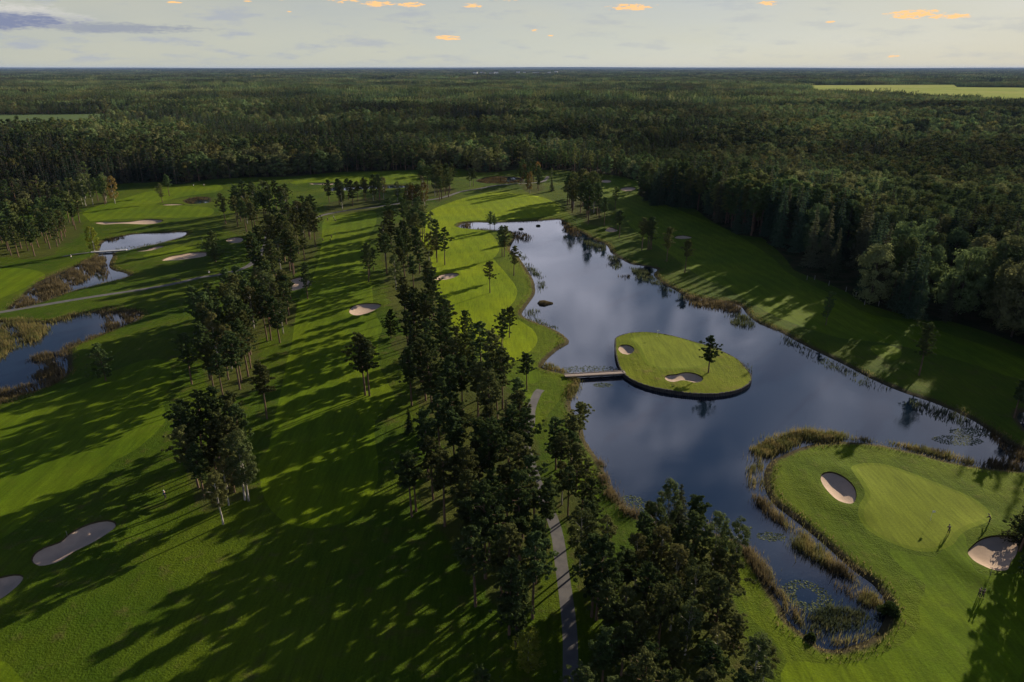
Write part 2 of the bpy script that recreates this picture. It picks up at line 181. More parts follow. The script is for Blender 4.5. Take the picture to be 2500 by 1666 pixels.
ISO = [('pine', -209.2, 410.3, 11.7, 'small pine on the far fairway, front one of a pair beside the reedy pool'), ('pine', -216.9, 435.5, 13.6, 'taller pine behind another on the far left fairway'), ('birch', -235.7, 406.9, 17.7, 'rusty birch with a pale trunk at the end of the far left tree row'), ('willow', -183.1, 292.8, 11.8, 'yellow green birch at the end of the narrow white footbridge'), ('oak', -123.4, 276.3, 13.2, 'bushy dark round pine beside the long sand bunker at left'), ('pine', -71.4, 227.1, 12.8, 'lone pine with a straight trunk beside the half hidden bunker'), ('pine', -77.1, 226.5, 8.3, 'pine with a dark trunk at the edge of the half hidden bunker'), ('pine', -53.9, 247.1, 14.7, 'front pine of a trio on the right edge of the middle fairway'), ('pine', -55.1, 254.8, 12.2, 'middle pine of a trio on the right edge of the middle fairway'), ('pine', -55.3, 263.6, 9.4, 'rear pine of a trio on the right edge of the middle fairway'), ('pine', -27.6, 272.2, 15.8, 'thin pine with tiered crown standing alone on the bright fairway near the stand'), ('pine', -31.2, 276.3, 14.1, 'slim pine just left of the tiered fairway pine'), ('pine', -7.9, 233.6, 11.8, 'flat topped lone pine in the middle of the bright lakeside fairway'), ('pine', 0.7, 256.2, 11.8, 'dark pine by the shore at the end of the bright fairway'), ('pine', -4.2, 284.7, 13.1, 'left one of two joined pines by the reed spit'), ('pine', -3.3, 284.7, 13.5, 'right one of two joined pines by the reed spit'), ('pine', -11.0, 338.8, 9.4, 'pine in front of the narrow arm of the lake'), ('pine', -8.6, 335.3, 7.8, 'lower pine beside another in front of the narrow arm of the lake'), ('birch', -28.7, 472.5, 12.6, 'brownish birch of a pair in the gap before the far forest'), ('pine', -26.4, 472.5, 12.6, 'dark pine of a pair in the gap before the far forest'), ('birch', 29.2, 513.3, 6.8, 'small birch beside the far path end'), ('spruce', 26.1, 451.2, 9.7, 'small dark spruce beside the path end on the far fairway'), ('pine', 58.9, 390.7, 12.7, 'slender pine on the bright patch before the far bunkers'), ('pine', 46.9, 344.9, 14.8, 'thin pine just right of the dense grove by the lake head'), ('pine', 51.1, 320.6, 13.2, 'pine beside the small sand bunker on the east shore'), ('pine', 51.5, 335.3, 9.4, 'pine touching the back of the small sand bunker on the east shore'), ('pine', 57.4, 295.5, 14.9, 'leftmost pine of the open quartet on the east shore fairway'), ('pine', 60.3, 296.5, 13.8, 'second pine of the open quartet on the east shore fairway'), ('pine', 61.2, 297.0, 14.1, 'third pine of the open quartet on the east shore fairway'), ('pine', 62.0, 297.4, 14.9, 'rightmost pine of the open quartet on the east shore fairway'), ('pine', 64.6, 277.1, 14.7, 'leaning crowned pine in front of the oval bunker on the east fairway'), ('pine', 67.9, 259.1, 13.6, 'full crowned lone pine near the point of the east shore'), ('pine', 98.5, 200.9, 11.3, 'ragged narrow pine alone on the dark slope of the east shore'), ('pine', 106.7, 162.9, 14.5, 'tall pine in a patch of sun near the east shore, right of the small green'), ('pine', 51.6, 163.6, 10.5, 'single dark pine on the island'), ('pine', -13.8, 189.3, 9.4, 'cone shaped pine at the edge of the bright fairway above the stand'), ('pine', -2.9, 181.9, 12.0, 'front pine of the close pair in the bright fairway by the lake'), ('pine', -0.8, 190.6, 9.9, 'rear pine of the close pair in the bright fairway by the lake'), ('pine', 3.7, 153.8, 10.4, 'pine beside the small round tee near the bridge'), ('pine', -36.2, 190.2, 9.2, 'round topped low pine right of the striped bunker'), ('pine', -68.2, 186.0, 15.1, 'pine with a bare trunk, rightmost at the tip of the middle stand'), ('birch', -69.5, 193.6, 11.4, 'pale leaved birch behind the pines at the tip of the middle stand'), ('pine', -72.4, 187.6, 14.3, 'bare stemmed pine at the tip of the middle stand'), ('pine', -71.4, 188.0, 14.8, 'bare stemmed pine beside another at the tip of the middle stand'), ('pine', -36.2, 151.5, 16.8, 'large dark pine alone on the middle fairway'), ('pine', -35.1, 151.2, 15.6, 'second trunk pine right behind the large pine on the middle fairway'), ('pine', -56.3, 139.1, 14.1, 'tall leaning pine with a pale trunk on the left edge of the middle fairway'), ('pine', -81.6, 157.5, 14.0, 'pine with a short lit trunk left of the left stand'), ('pine', -104.7, 159.7, 10.5, 'low bushy pine alone beside the left pond'), ('birch', -51.1, 100.2, 11.3, 'front birch with a pale bare trunk in the lower left stand'), ('birch', -52.2, 105.7, 9.9, 'birch behind the front one in the lower left stand'), ('birch', -49.8, 107.3, 15.3, 'golden leaved birch with a long pale trunk in the lower left stand'), ('birch', -49.0, 107.0, 12.8, 'birch beside the golden one at the right edge of the lower left stand'), ('pine', -89.6, 192.7, 12.6, 'pine with a dark trunk among red brown litter in the left stand'), ('pine', -80.3, 172.2, 8.9, 'pale green topped pine in the left stand'), ('pine', -23.5, 159.4, 14.7, 'tall dark pine with a double trunk in the middle stand'), ('pine', -22.9, 159.0, 14.0, 'second trunk of the tall dark pine pair in the middle stand'), ('pine', -24.0, 145.9, 15.6, 'dense pine at the left edge of the middle stand'), ('pine', -5.8, 142.9, 15.1, 'pine with a long bare trunk before the dark path bend'), ('pine', -3.3, 138.1, 12.3, 'pine with a slender bare trunk beside the grey path'), ('pine', -12.0, 128.3, 12.5, 'high crowned pine at the front of the middle stand'), ('pine', -15.1, 132.8, 13.5, 'full dark pine at the front of the middle stand'), ('spruce', -22.7, 132.8, 6.5, 'small spruce at the left front of the middle stand'), ('pine', 11.8, 117.7, 12.5, 'dark pine with a bare trunk leaning over the lake corner'), ('pine', 8.8, 117.7, 12.1, 'broad pine beside the lake corner'), ('pine', 14.2, 126.7, 10.8, 'round topped pine closest to the water at the lake corner'), ('pine', -18.1, 102.7, 13.5, 'left pine of the dark stemmed pair above the lower shadow field'), ('pine', -17.5, 104.3, 12.0, 'dark stemmed pine of the pair above the lower shadow field'), ('pine', -5.5, 80.5, 15.1, 'pine with a thin lit trunk standing out at the lower left of the path stand'), ('pine', -4.2, 86.6, 18.1, 'tall lit pine left of the path'), ('pine', 3.0, 77.9, 15.2, 'tall pine with a straight dark trunk beside the lower path'), ('pine', 3.7, 85.2, 12.5, 'pine behind the straight trunked one beside the lower path'), ('pine', -0.4, 74.8, 13.7, 'bluish pine low in the path stand'), ('pine', 0.5, 72.6, 12.3, 'front dark pine of the path stand'), ('pine', 11.5, 114.7, 10.3, 'pine with a bare dark trunk on the lake side of the path'), ('shrubtree', 2.2, 68.3, 7.7, 'yellow green bushy young tree left of the lower path'), ('pine', -3.9, 63.7, 5.6, 'pale green tip of a young pine at the bottom edge'), ('pine', 12.3, 77.5, 15.5, 'pine with a straight trunk right of the lower path'), ('pine', 11.7, 78.1, 14.5, 'pine just left of the straight one right of the lower path'), ('pine', 13.4, 97.7, 10.8, 'pine lit on its right side between path and lake'), ('spruce', 29.1, 99.3, 9.3, 'dark wide topped pine rising against the lake at the bottom'), ('spruce', 35.1, 93.0, 7.1, 'dark cone shaped tree at the lake edge by the lily pads'), ('spruce', 138.3, 205.3, 14.2, 'tall feathery spruce at the dark forest edge'), ('spruce', 128.3, 215.4, 18.6, 'feathery spruce with lit side at the dark forest edge'), ('spruce', 130.0, 207.2, 19.1, 'spruce between two feathery ones at the dark forest edge'), ('spruce', 128.9, 238.6, 17.1, 'narrow spruce at the forest edge above the slope')]
STANDS = [('upper middle stand', [(-60.2, 301.2), (-64.4, 335.3), (-57.7, 360.4), (-48.1, 355.1), (-37.0, 321.7), (-30.6, 273.0), (-27.6, 232.4), (-20.2, 199.6), (-33.8, 198.8), (-43.0, 226.5), (-50.6, 266.7)], 38, 13, 17, 'pppppppb'), ('middle stand', [(-35.6, 187.6), (-28.7, 196.3), (-21.4, 194.5), (-16.0, 177.3), (-9.2, 170.7), (-3.6, 160.0), (-1.1, 153.8), (1.7, 142.7), (4.3, 130.5), (5.9, 125.3), (-13.7, 125.3), (-18.7, 140.1), (-24.3, 153.8), (-26.6, 166.6)], 30, 12, 17, 'ppppppps'), ('path stand', [(-17.9, 109.2), (-11.5, 97.7), (-6.4, 88.6), (-3.4, 82.6), (-0.9, 79.0), (2.5, 80.5), (5.7, 92.2), (5.5, 101.0), (3.8, 114.2), (5.6, 125.3), (-15.3, 125.3)], 27, 12, 17, 'pppppppp'), ('strip right of the path', [(8.3, 112.6), (13.3, 111.6), (14.9, 102.3), (15.0, 92.2), (14.8, 82.0), (10.9, 83.6), (10.2, 97.7), (8.3, 107.7)], 9, 9, 13, 'pppb'), ('dark grove at the bottom edge', [(22.8, 96.1), (29.4, 98.5), (37.6, 93.0), (33.3, 82.6), (32.4, 73.4), (33.3, 62.6), (24.1, 59.5), (8.5, 60.6), (12.2, 73.4), (16.4, 74.7), (16.9, 83.6)], 42, 7, 12, 'pbbqp'), ('left middle stand', [(-97.1, 247.8), (-106.5, 274.6), (-108.2, 301.2), (-107.8, 333.0), (-106.1, 355.1), (-93.8, 330.7), (-85.0, 286.5), (-87.8, 273.0), (-80.5, 234.9), (-89.3, 238.6)], 40, 14, 18, 'ppppppb'), ('left bunker grove', [(-148.6, 344.9), (-152.7, 377.1), (-145.2, 392.3), (-131.8, 395.4), (-114.7, 365.8), (-115.1, 344.9), (-119.9, 340.0), (-121.7, 323.9), (-120.7, 311.2), (-129.7, 323.9)], 24, 14, 18, 'pppb'), ('left stand', [(-94.9, 205.3), (-87.0, 220.9), (-75.2, 223.1), (-68.2, 205.3), (-76.4, 191.0), (-69.4, 169.3), (-65.1, 153.8), (-70.1, 148.1), (-76.5, 156.3), (-81.3, 165.2), (-88.7, 184.3), (-97.5, 196.3)], 46, 12, 16, 'ppppb'), ('lower left stand', [(-69.5, 125.3), (-59.9, 129.0), (-54.0, 119.5), (-50.2, 109.2), (-52.8, 106.3), (-55.2, 103.6), (-61.4, 111.6)], 16, 11, 15, 'pppppb'), ('left grove beside the fairway', [(-227.2, 274.6), (-219.1, 284.7), (-203.9, 281.3), (-197.6, 283.9), (-204.8, 305.1), (-208.0, 318.5), (-211.8, 331.8), (-224.9, 355.1), (-247.5, 365.8), (-268.1, 355.1), (-272.5, 335.3)], 62, 13, 17, 'pppppp'), ('far left tree row', [(-253.9, 395.4), (-245.1, 397.0), (-238.5, 395.4), (-238.7, 401.9), (-248.9, 426.2), (-265.6, 437.4), (-268.3, 426.2)], 12, 13, 17, 'ppbb'), ('row by the far water', [(-103.8, 371.4), (-96.1, 380.1), (-85.1, 380.1), (-78.0, 392.3), (-76.5, 426.2), (-93.3, 426.2), (-110.5, 412.0)], 15, 12, 16, 'ppb'), ('autumn birch clump', [(-68.9, 395.4), (-53.6, 371.4), (-49.6, 395.4), (-55.3, 422.5), (-69.5, 418.9)], 9, 12, 15, 'bbo'), ('far grove on the fairway end', [(-57.9, 449.2), (-42.7, 412.0), (-37.9, 429.8), (-36.4, 453.3), (-45.6, 479.3), (-63.7, 479.3)], 24, 14, 18, 'pppppb'), ('grove beside the far path end', [(4.3, 474.8), (14.4, 429.8), (21.7, 461.7), (20.5, 503.2), (7.6, 503.2)], 11, 12, 16, 'pppo'), ('dense grove by the lake head', [(30.4, 389.2), (33.1, 371.4), (37.4, 368.6), (39.9, 349.9), (45.3, 344.9), (49.2, 377.1), (50.6, 426.2), (41.2, 437.4), (34.4, 418.9)], 28, 15, 20, 'ppppppb')]
FOREST = [[[-344.7,355.1],[-292.4,365.8],[-282.3,401.9],[-270.0,422.5],[-279.4,461.7],[-271.6,483.9],[-251.7,490.9],[-231.6,479.3],[-218.7,500.7],[-195.9,510.8],[-209.5,508.2],[-188.4,513.3],[-162.6,517.5],[-139.9,536.1],[-117.2,542.9],[-73.5,551.1],[-65.2,558.3],[-44.5,561.4],[-26.6,537.8],[-10.5,540.6],[5.8,555.3],[26.5,552.3],[38.9,552.3],[66.9,532.1],[84.0,513.3],[87.4,479.3],[80.2,426.2],[81.5,395.4],[89.1,397.0],[104.3,392.3],[104.7,360.4],[109.7,326.1],[118.6,319.6],[116.4,286.5],[112.6,263.6],[114.4,257.7],[118.6,243.8],[120.4,234.9],[120.9,222.0],[125.3,214.4],[132.6,205.3],[140.0,204.7],[145.6,195.4],[149.2,184.3],[151.8,173.6],[150.1,153.8],[260,110],[900,110],[30000,20000],[30000,36000],[-30000,36000],[-30000,20000]]]
FIELDS = [[[1392.3,3407.9],[2117.4,3493.1],[1868.4,3059.3],[2089.8,2972.3],[2258.3,2793.4],[1358.8,1668.8],[1159.4,1635.7],[1151.8,1856.7],[1080.6,1990.8],[973.6,2091.3],[918.9,2202.3]],[[-1042.6,1227.9],[-881.0,1235.4],[-674.1,1266.2],[-587.3,1033.5],[-561.1,847.5],[-569.9,788.6],[-619.0,716.9]],[[304.9,8162.0],[1464.8,10615.5],[1350.2,9649.2],[312.0,7577.5]],[[828.7,1487.5],[1051.4,1461.0],[992.4,1377.4],[859.2,1377.4],[797.6,1410.6]],[[2853.5,3810.3],[3075.0,4108.3],[2880.0,4190.2],[2620.7,3810.3]],[[2667.4,4108.3],[2749.7,4108.3],[2445.2,3644.8],[2368.6,3644.8]]]
REEDS = [[[[0.0,335.3],[5.2,333.0],[9.1,326.1],[9.2,318.5],[5.8,312.2],[2.0,313.2],[1.0,321.7]],1.0,1.6,0],[[[-27.3,346.2],[-24.6,354.6],[-20.7,353.8],[-20.6,342.5],[-24.3,341.3]],1.2,1.6,0],[[[-20.1,342.5],[-11.6,340.5],[-11.5,337.2],[-19.4,338.8]],1.0,1.2,1],[[[-2.6,336.5],[1.5,333.0],[2.0,317.4],[-1.0,321.7]],1.0,1.3,0],[[[4.4,277.9],[7.4,274.6],[10.1,265.1],[12.1,254.8],[10.4,252.0],[8.2,257.7],[5.9,266.7]],1.2,1.1,1],[[[9.2,250.6],[12.7,249.2],[12.2,238.6],[9.5,236.7]],1.0,1.2,1],[[[3.2,291.9],[6.4,291.9],[6.7,284.7],[4.4,279.6]],1.0,1.2,1],[[[4.6,217.6],[9.5,216.5],[9.0,212.3],[5.7,207.2],[4.1,211.3]],0.8,1.2,1],[[[3.4,211.3],[9.1,207.2],[15.3,198.8],[11.4,198.8],[5.7,205.3]],0.7,1.0,1],[[[25.4,359.0],[29.5,355.1],[32.5,344.9],[33.4,326.1],[30.2,323.9],[26.8,333.0]],1.2,1.6,0],[[[25.4,314.3],[28.8,313.2],[27.9,309.1],[25.6,310.2]],1.0,1.2,1],[[[33.0,321.7],[37.8,311.2],[42.9,305.1],[41.4,293.7],[37.2,297.4],[34.1,303.2]],1.2,1.5,1],[[[41.4,290.0],[45.4,286.5],[45.6,273.0],[41.9,265.1],[40.0,273.0]],1.1,1.4,1],[[[48.0,269.8],[53.4,266.7],[55.1,257.7],[57.4,249.2],[55.6,243.8],[52.2,246.5],[48.1,254.8]],1.2,1.3,1],[[[41.5,256.9],[46.7,259.1],[45.9,254.1],[41.9,254.1]],1.0,1.3,0],[[[55.9,243.8],[59.1,238.6],[62.5,233.6],[60.3,227.7],[57.4,236.1]],1.1,1.3,1],[[[61.7,233.6],[65.6,228.3],[75.4,224.2],[77.3,218.7],[75.3,212.3],[69.3,215.4],[61.1,222.0]],1.8,1.7,2],[[[70.9,211.3],[75.6,213.3],[77.4,210.3],[77.2,202.4],[74.4,198.8],[69.2,203.3]],1.3,1.3,1],[[[82.6,194.5],[84.6,186.8],[87.7,178.1],[90.6,170.0],[93.2,162.6],[95.7,155.6],[94.2,153.8],[90.2,156.3],[87.3,165.2],[84.6,170.7],[81.8,179.6],[80.3,186.8]],0.55,1.0,1],[[[98.3,152.7],[101.9,148.1],[104.5,143.2],[106.2,138.1],[105.8,133.7],[102.6,136.1],[97.8,140.1],[95.9,145.3]],0.7,1.1,1],[[[106.8,137.1],[107.3,134.2],[109.0,126.5],[108.7,121.5],[104.4,119.9],[104.3,125.3],[104.9,130.5]],1.6,1.6,0],[[[101.4,124.3],[106.9,123.6],[106.6,118.9],[100.5,117.6],[94.7,119.6],[97.4,121.6]],1.8,1.6,0],[[[50.4,125.7],[55.8,130.8],[62.9,133.5],[69.1,134.3],[74.6,132.4],[73.4,130.1],[67.1,129.7],[60.8,127.9],[55.9,124.6],[51.9,121.6],[50.2,120.9]],3.2,1.9,3],[[[74.6,132.4],[78.8,130.5],[85.4,128.6],[91.4,126.1],[96.0,121.6],[94.2,119.9],[89.4,122.6],[84.1,126.1],[78.1,129.0],[73.5,129.9]],1.6,1.3,3],[[[47.3,118.9],[49.8,120.2],[48.7,115.7],[47.0,112.1],[45.8,112.1]],2.4,1.6,3],[[[46.1,110.3],[47.7,107.5],[48.1,103.2],[49.4,100.7],[48.0,100.2],[46.1,103.8],[45.1,106.4]],2.4,1.6,2],[[[48.1,100.7],[50.4,100.2],[51.9,96.3],[53.4,92.3],[53.0,90.5],[51.3,89.3],[49.7,91.0],[47.9,94.5]],3.2,2.0,3],[[[51.6,90.1],[53.3,90.1],[54.6,86.8],[55.4,84.5],[54.1,82.2],[51.6,82.6],[50.4,86.0],[49.9,88.0]],3.4,2.1,2],[[[54.3,83.7],[56.0,83.3],[55.7,81.5],[53.7,80.4],[52.4,81.5]],3.0,2.0,3],[[[43.2,79.0],[48.0,81.1],[52.8,80.0],[53.2,78.3],[50.5,76.3],[46.1,75.0],[43.3,75.3]],1.8,1.1,1],[[[38.2,96.3],[40.4,94.0],[41.1,89.3],[41.2,84.9],[41.5,81.8],[40.8,83.0],[39.2,86.8],[38.5,91.0]],3.0,2.0,2],[[[50.2,120.9],[51.7,120.9],[48.8,111.5],[48.3,105.3],[49.6,101.2],[52.1,94.0],[54.6,86.8],[56.4,81.5],[56.4,80.0],[54.9,79.7],[55.5,83.0],[53.7,87.2],[51.0,94.0],[48.6,100.2],[47.3,105.3],[47.8,111.5]],1.5,1.3,3],[[[38.8,95.4],[40.4,90.5],[41.0,84.9],[40.8,79.3],[41.9,75.6],[43.3,73.1],[47.3,73.2],[51.6,75.0],[54.6,78.0],[54.0,78.3],[50.9,75.6],[47.3,74.3],[44.4,74.3],[42.9,76.9],[42.1,80.8],[42.2,86.0],[41.6,91.4]],1.5,1.3,3],[[[41.5,81.1],[43.4,80.8],[42.8,78.6],[41.0,78.0]],1.8,1.3,2],[[[17.6,124.1],[18.7,120.7],[19.1,114.2],[19.7,110.1],[21.1,105.0],[24.0,102.7],[22.3,102.3],[19.8,103.6],[17.8,108.7],[16.8,116.8]],3.0,1.9,2],[[[32.7,103.6],[35.2,102.7],[36.3,101.0],[34.2,98.9],[31.9,100.2]],1.6,1.4,2],[[[16.1,162.8],[17.7,160.2],[16.7,155.3],[14.5,150.0],[12.6,148.3],[13.8,154.1]],2.4,1.7,3],[[[8.5,172.4],[11.3,171.0],[14.7,166.8],[14.8,164.8],[11.1,166.5],[8.6,168.2]],1.8,1.3,3],[[[26.8,169.6],[29.0,168.9],[28.6,166.2],[27.0,166.5]],1.2,1.0,2],[[[62.5,173.9],[64.6,172.4],[64.2,166.8],[62.8,163.5],[62.8,167.5]],0.9,1.0,1],[[[28.8,160.2],[30.7,158.4],[30.1,156.5],[28.6,157.1]],0.7,0.8,1],[[[-194.4,321.7],[-188.9,328.4],[-184.9,321.7],[-186.4,315.3],[-189.2,313.2]],1.5,1.2,0],[[[-178.8,301.2],[-171.9,306.1],[-164.4,315.3],[-162.4,310.2],[-169.4,301.2],[-174.5,297.4]],0.5,0.8,1],[[[-179.1,273.0],[-179.9,286.5],[-175.9,288.3],[-170.6,277.9],[-166.1,266.7],[-163.1,253.4],[-161.8,241.2],[-161.8,232.4],[-163.6,223.1],[-168.5,217.0],[-171.3,226.5],[-176.1,241.2],[-178.4,253.4],[-177.6,262.1]],2.2,1.8,2],[[[-171.0,274.6],[-168.0,276.3],[-155.0,252.0],[-156.3,249.2]],1.0,1.2,0],[[[-154.4,262.1],[-149.8,262.1],[-148.5,255.5]],1.2,1.0,3],[[[-173.4,204.7],[-165.4,207.6],[-148.6,206.7],[-144.5,212.2],[-138.5,213.8],[-138.1,211.2],[-143.0,209.6],[-143.3,205.7],[-145.0,200.9],[-142.2,195.4],[-141.2,189.3],[-142.2,185.2],[-144.0,181.2],[-142.3,174.3],[-145.2,166.6]],1.6,1.8,3],[[[-131.6,208.6],[-138.5,213.8],[-135.1,220.2],[-124.4,215.9],[-121.0,208.6],[-122.0,199.0],[-124.9,195.4]],2.0,1.8,2],[[[-124.9,195.4],[-127.4,191.4],[-130.2,185.6],[-130.2,181.2],[-132.9,178.8],[-134.8,174.0],[-128.6,172.5],[-126.6,169.3],[-126.5,163.5],[-123.8,160.6],[-127.4,156.9],[-128.8,155.0],[-133.2,150.3],[-128.4,143.7],[-122.5,145.9],[-118.2,150.9],[-116.4,158.7],[-118.7,166.6],[-126.9,179.6],[-125.8,186.0],[-122.9,191.9]],2.0,1.7,2],[[[-200.3,418.9],[-200.6,429.8],[-192.0,432.8],[-187.1,422.5],[-193.4,420.7],[-190.8,410.3],[-194.5,410.3]],1.6,1.4,0],[[[-25.5,498.2],[-10.2,521.2],[-3.9,513.3],[-3.7,495.8],[5.3,503.2],[5.9,490.9],[-9.5,483.9],[-21.3,487.6]],1.6,1.6,0]]
CLUMPS = [((10.9, 223.6), 5.2, 4.4, 0.9, 2, 'brown reed islet in the open lake beside the bright fairway'), ((4.7, 340.5), 2.6, 3.0, 0.7, 1, 'small dark reed tuft near the narrow arm of the lake'), ((13.5, 347.9), 2.9, 3.4, 0.7, 1, 'dark reed tuft at the head of the lake'), ((55.9, 79.3), 2.6, 2.2, 1.6, 4, 'green bush on the rim of the reedy inlet'), ((42.3, 74.3), 1.2, 1.0, 1.0, 4, 'tiny dark bush at the lower rim of the reedy inlet'), ((13.1, 115.7), 2.0, 1.8, 2.4, 4, 'dark shrub on the grass between path and lake')]
PADS = [((45.0, 97.4), 2.6, 1.2, 90, 'pale lily pads in an oval patch in the inlet mouth'), ((40.8, 99.8), 1.5, 0.8, 50, 'small lily pad patch beside the dark tree in the inlet mouth'), ((45.4, 83.1), 3.6, 3.4, 170, 'ring of lily pads at the end of the reedy inlet'), ((97.3, 130.4), 5.4, 2.2, 170, 'larger lily pad patch in the far right of the lake'), ((102.5, 133.9), 5.0, 2.0, 150, 'smaller lily pad patch in the far right of the lake'), ((23.3, 158.4), 2.4, 1.4, 60, 'lily pads just below the bridge'), ((21.2, 167.5), 8.5, 3.2, 240, 'lily pads along the far side of the bridge'), ((22.3, 107.0), 3.0, 2.6, 110, 'scattered lily pads by the lower left shore')]
PEOPLE = [((75.4, 97.2), 'dark', 'person in dark clothes bending slightly on the right side of the big green'), ((84.4, 100.2), 'dark', 'person in dark clothes at the far right edge of the big green'), ((71.3, 82.4), 'dark', 'left person of the pair standing below the right bunker'), ((71.7, 82.2), 'dark2', 'right person of the pair standing below the right bunker'), ((-64.9, 107.9), 'blue', 'person in a blue jacket and white cap walking by the lower left stand'), ((-186.1, 280.9), 'white', 'person in white on the grass before the narrow footbridge'), ((-97.5, 358.8), 'dark', 'person in dark clothes standing at the far end of the middle fairway'), ((-95.3, 363.1), 'white', 'person in a white shirt at the far end of the middle fairway'), ((-92.9, 356.4), 'grey', 'person in grey nearest of the three at the far end of the middle fairway'), ((-87.8, 311.6), 'dark', 'left person of three walking halfway down the middle fairway'), ((-84.2, 311.2), 'dark2', 'right person of three walking halfway down the middle fairway'), ((-85.3, 317.9), 'dark', 'farthest person of three walking halfway down the middle fairway'), ((-216.2, 469.4), 'white', 'person in white near the far left forest edge, left one of two'), ((-209.7, 471.2), 'white', 'person in white near the far left forest edge, right one of two'), ((-118.3, 257.4), 'white', 'person in white beside the left path')]
PINS = [((43.3, 189.9), 0.4, 'thin flagstick with a pale flag on the island green'), ((74.6, 101.2), 0, 'flagstick with a white flag on the big lower right green'), ((-143.9, 312.2), 0, 'distant flagstick with a white flag beside the bushy round pine')]
BENCH = [((-128.5, 249.5), 'dark bench beside the left path'), ((-126.1, 248.1), 'low dark bench nearest the left path')]
POSTS = [[112.4,250.3],[115.3,250.3],[117.5,242.8],[120.3,235.1],[121.2,229.4],[120.1,220.6],[124.3,219.5],[128.7,210.8]]
BRIDGE = [[13.8,162.3],[29.9,164.4]]
BRIDGE2 = [[-184.3,291.8],[-170.6,295.9]]
HOUSES = [[-440.5,8322.4],[-393.6,7858.9],[-345.5,8322.4],[-318.7,8162.0],[-221.4,8007.6],[-179.1,8162.0],[70.3,8489.2],[145.8,8662.8],[271.5,8843.7],[296.7,8843.7],[477.8,9434.4],[580.3,9649.2]]
STAKE = [[-76.4,96.5],[75.7,86.6]]

# ------------------------------------------------------------------ helpers
rng = np.random.default_rng(7)
random.seed(7)

def tag(o, label=None, cat=None, group=None, kind=None):
    if label: o['label'] = label
    if cat: o['category'] = cat
    if group: o['group'] = group
    if kind: o['kind'] = kind
    return o

def link(o, parent=None):
    COL.objects.link(o)
    if parent is not None: o.parent = parent
    return o

def ob(name, me, parent=None):
    return link(bpy.data.objects.new(name, me), parent)

def empty(name, loc, rz=0.0):
    o = bpy.data.objects.new(name, None)
    o.empty_display_size = .5
    o.location = loc
    o.rotation_euler = (0, 0, rz)
    return link(o)

def mesh_np(name, V, F, mats=(), smooth=False, mi=None):
    """V (n,3), F (m,k) arrays -> mesh, fast"""
    V = np.asarray(V, np.float32); F = np.asarray(F, np.int32)
    me = bpy.data.meshes.new(name)
    k = F.shape[1]
    me.vertices.add(len(V)); me.vertices.foreach_set('co', V.ravel())
    me.loops.add(F.size); me.loops.foreach_set('vertex_index', F.ravel())
    me.polygons.add(len(F))
    me.polygons.foreach_set('loop_start', np.arange(0, F.size, k, dtype=np.int32))
    me.polygons.foreach_set('loop_total', np.full(len(F), k, np.int32))
    for m in mats: me.materials.append(m)
    if mi is not None: me.polygons.foreach_set('material_index', np.asarray(mi, np.int32))
    me.update(calc_edges=True)
    if smooth: me.polygons.foreach_set('use_smooth', np.ones(len(F), bool))
    else: me.polygons.foreach_set('use_smooth', np.zeros(len(F), bool))
    return me

def mesh_py(name, V, F, mats=(), smooth=False, mi=None):
    me = bpy.data.meshes.new(name)
    me.from_pydata([tuple(v) for v in V], [], F)
    for m in mats: me.materials.append(m)
    if mi is not None: me.polygons.foreach_set('material_index', mi)
    if smooth: me.polygons.foreach_set('use_smooth', [True] * len(F))
    me.update()
    return me

def ramp_pts(P, step, closed=True):
    """Catmull-Rom resample of an outline"""
    P = np.asarray(P, float); n = len(P); out = []
    for i in range(n if closed else n - 1):
        p1, p2 = P[i], P[(i + 1) % n]
        p0 = P[(i - 1) % n] if (closed or i > 0) else p1
        p3 = P[(i + 2) % n] if (closed or i < n - 2) else p2
        L = np.hypot(*(p2 - p1)); k = max(1, int(round(L / step)))
        for j in range(k):
            t = j / k
            q = .5 * ((2 * p1) + (-p0 + p2) * t + (2 * p0 - 5 * p1 + 4 * p2 - p3) * t * t + (-p0 + 3 * p1 - 3 * p2 + p3) * t ** 3)
            out.append(q)
    if not closed: out.append(P[-1])
    return np.array(out)

def inside(P, X, Y):
    P = np.asarray(P); r = np.zeros(X.shape, bool); n = len(P)
    for i in range(n):
        x1, y1 = P[i]; x2, y2 = P[(i + 1) % n]
        if y1 == y2: continue
        r ^= ((y1 > Y) != (y2 > Y)) & (X < (x2 - x1) * (Y - y1) / (y2 - y1) + x1)
    return r

def sdf(P, X, Y):
    """signed distance, negative inside"""
    P = np.asarray(P); n = len(P)
    d = np.full(X.shape, 1e9)
    for i in range(n):
        x1, y1 = P[i]; x2, y2 = P[(i + 1) % n]
        dx, dy = x2 - x1, y2 - y1; L = dx * dx + dy * dy
        if L < 1e-9: continue
        t = np.clip(((X - x1) * dx + (Y - y1) * dy) / L, 0, 1)
        d = np.minimum(d, (X - x1 - t * dx) ** 2 + (Y - y1 - t * dy) ** 2)
    d = np.sqrt(d)
    return np.where(inside(P, X, Y), -d, d)

def sst(a, b, x):
    t = np.clip((x - a) / (b - a), 0, 1)
    return t * t * (3 - 2 * t)

# ------------------------------------------------------------------ materials
def mat(name, build):
    m = bpy.data.materials.new(name)
    m.use_nodes = True
    m.node_tree.nodes.clear()
    k = N(m.node_tree)
    sh = build(k)
    o = k.n('ShaderNodeOutputMaterial')
    if isinstance(sh, tuple):
        k.t.links.new(sh[0], o.inputs[0])
    else:
        k.t.links.new(sh, o.inputs[0])
    return m

def pos(k): return k.n('ShaderNodeNewGeometry').outputs['Position']

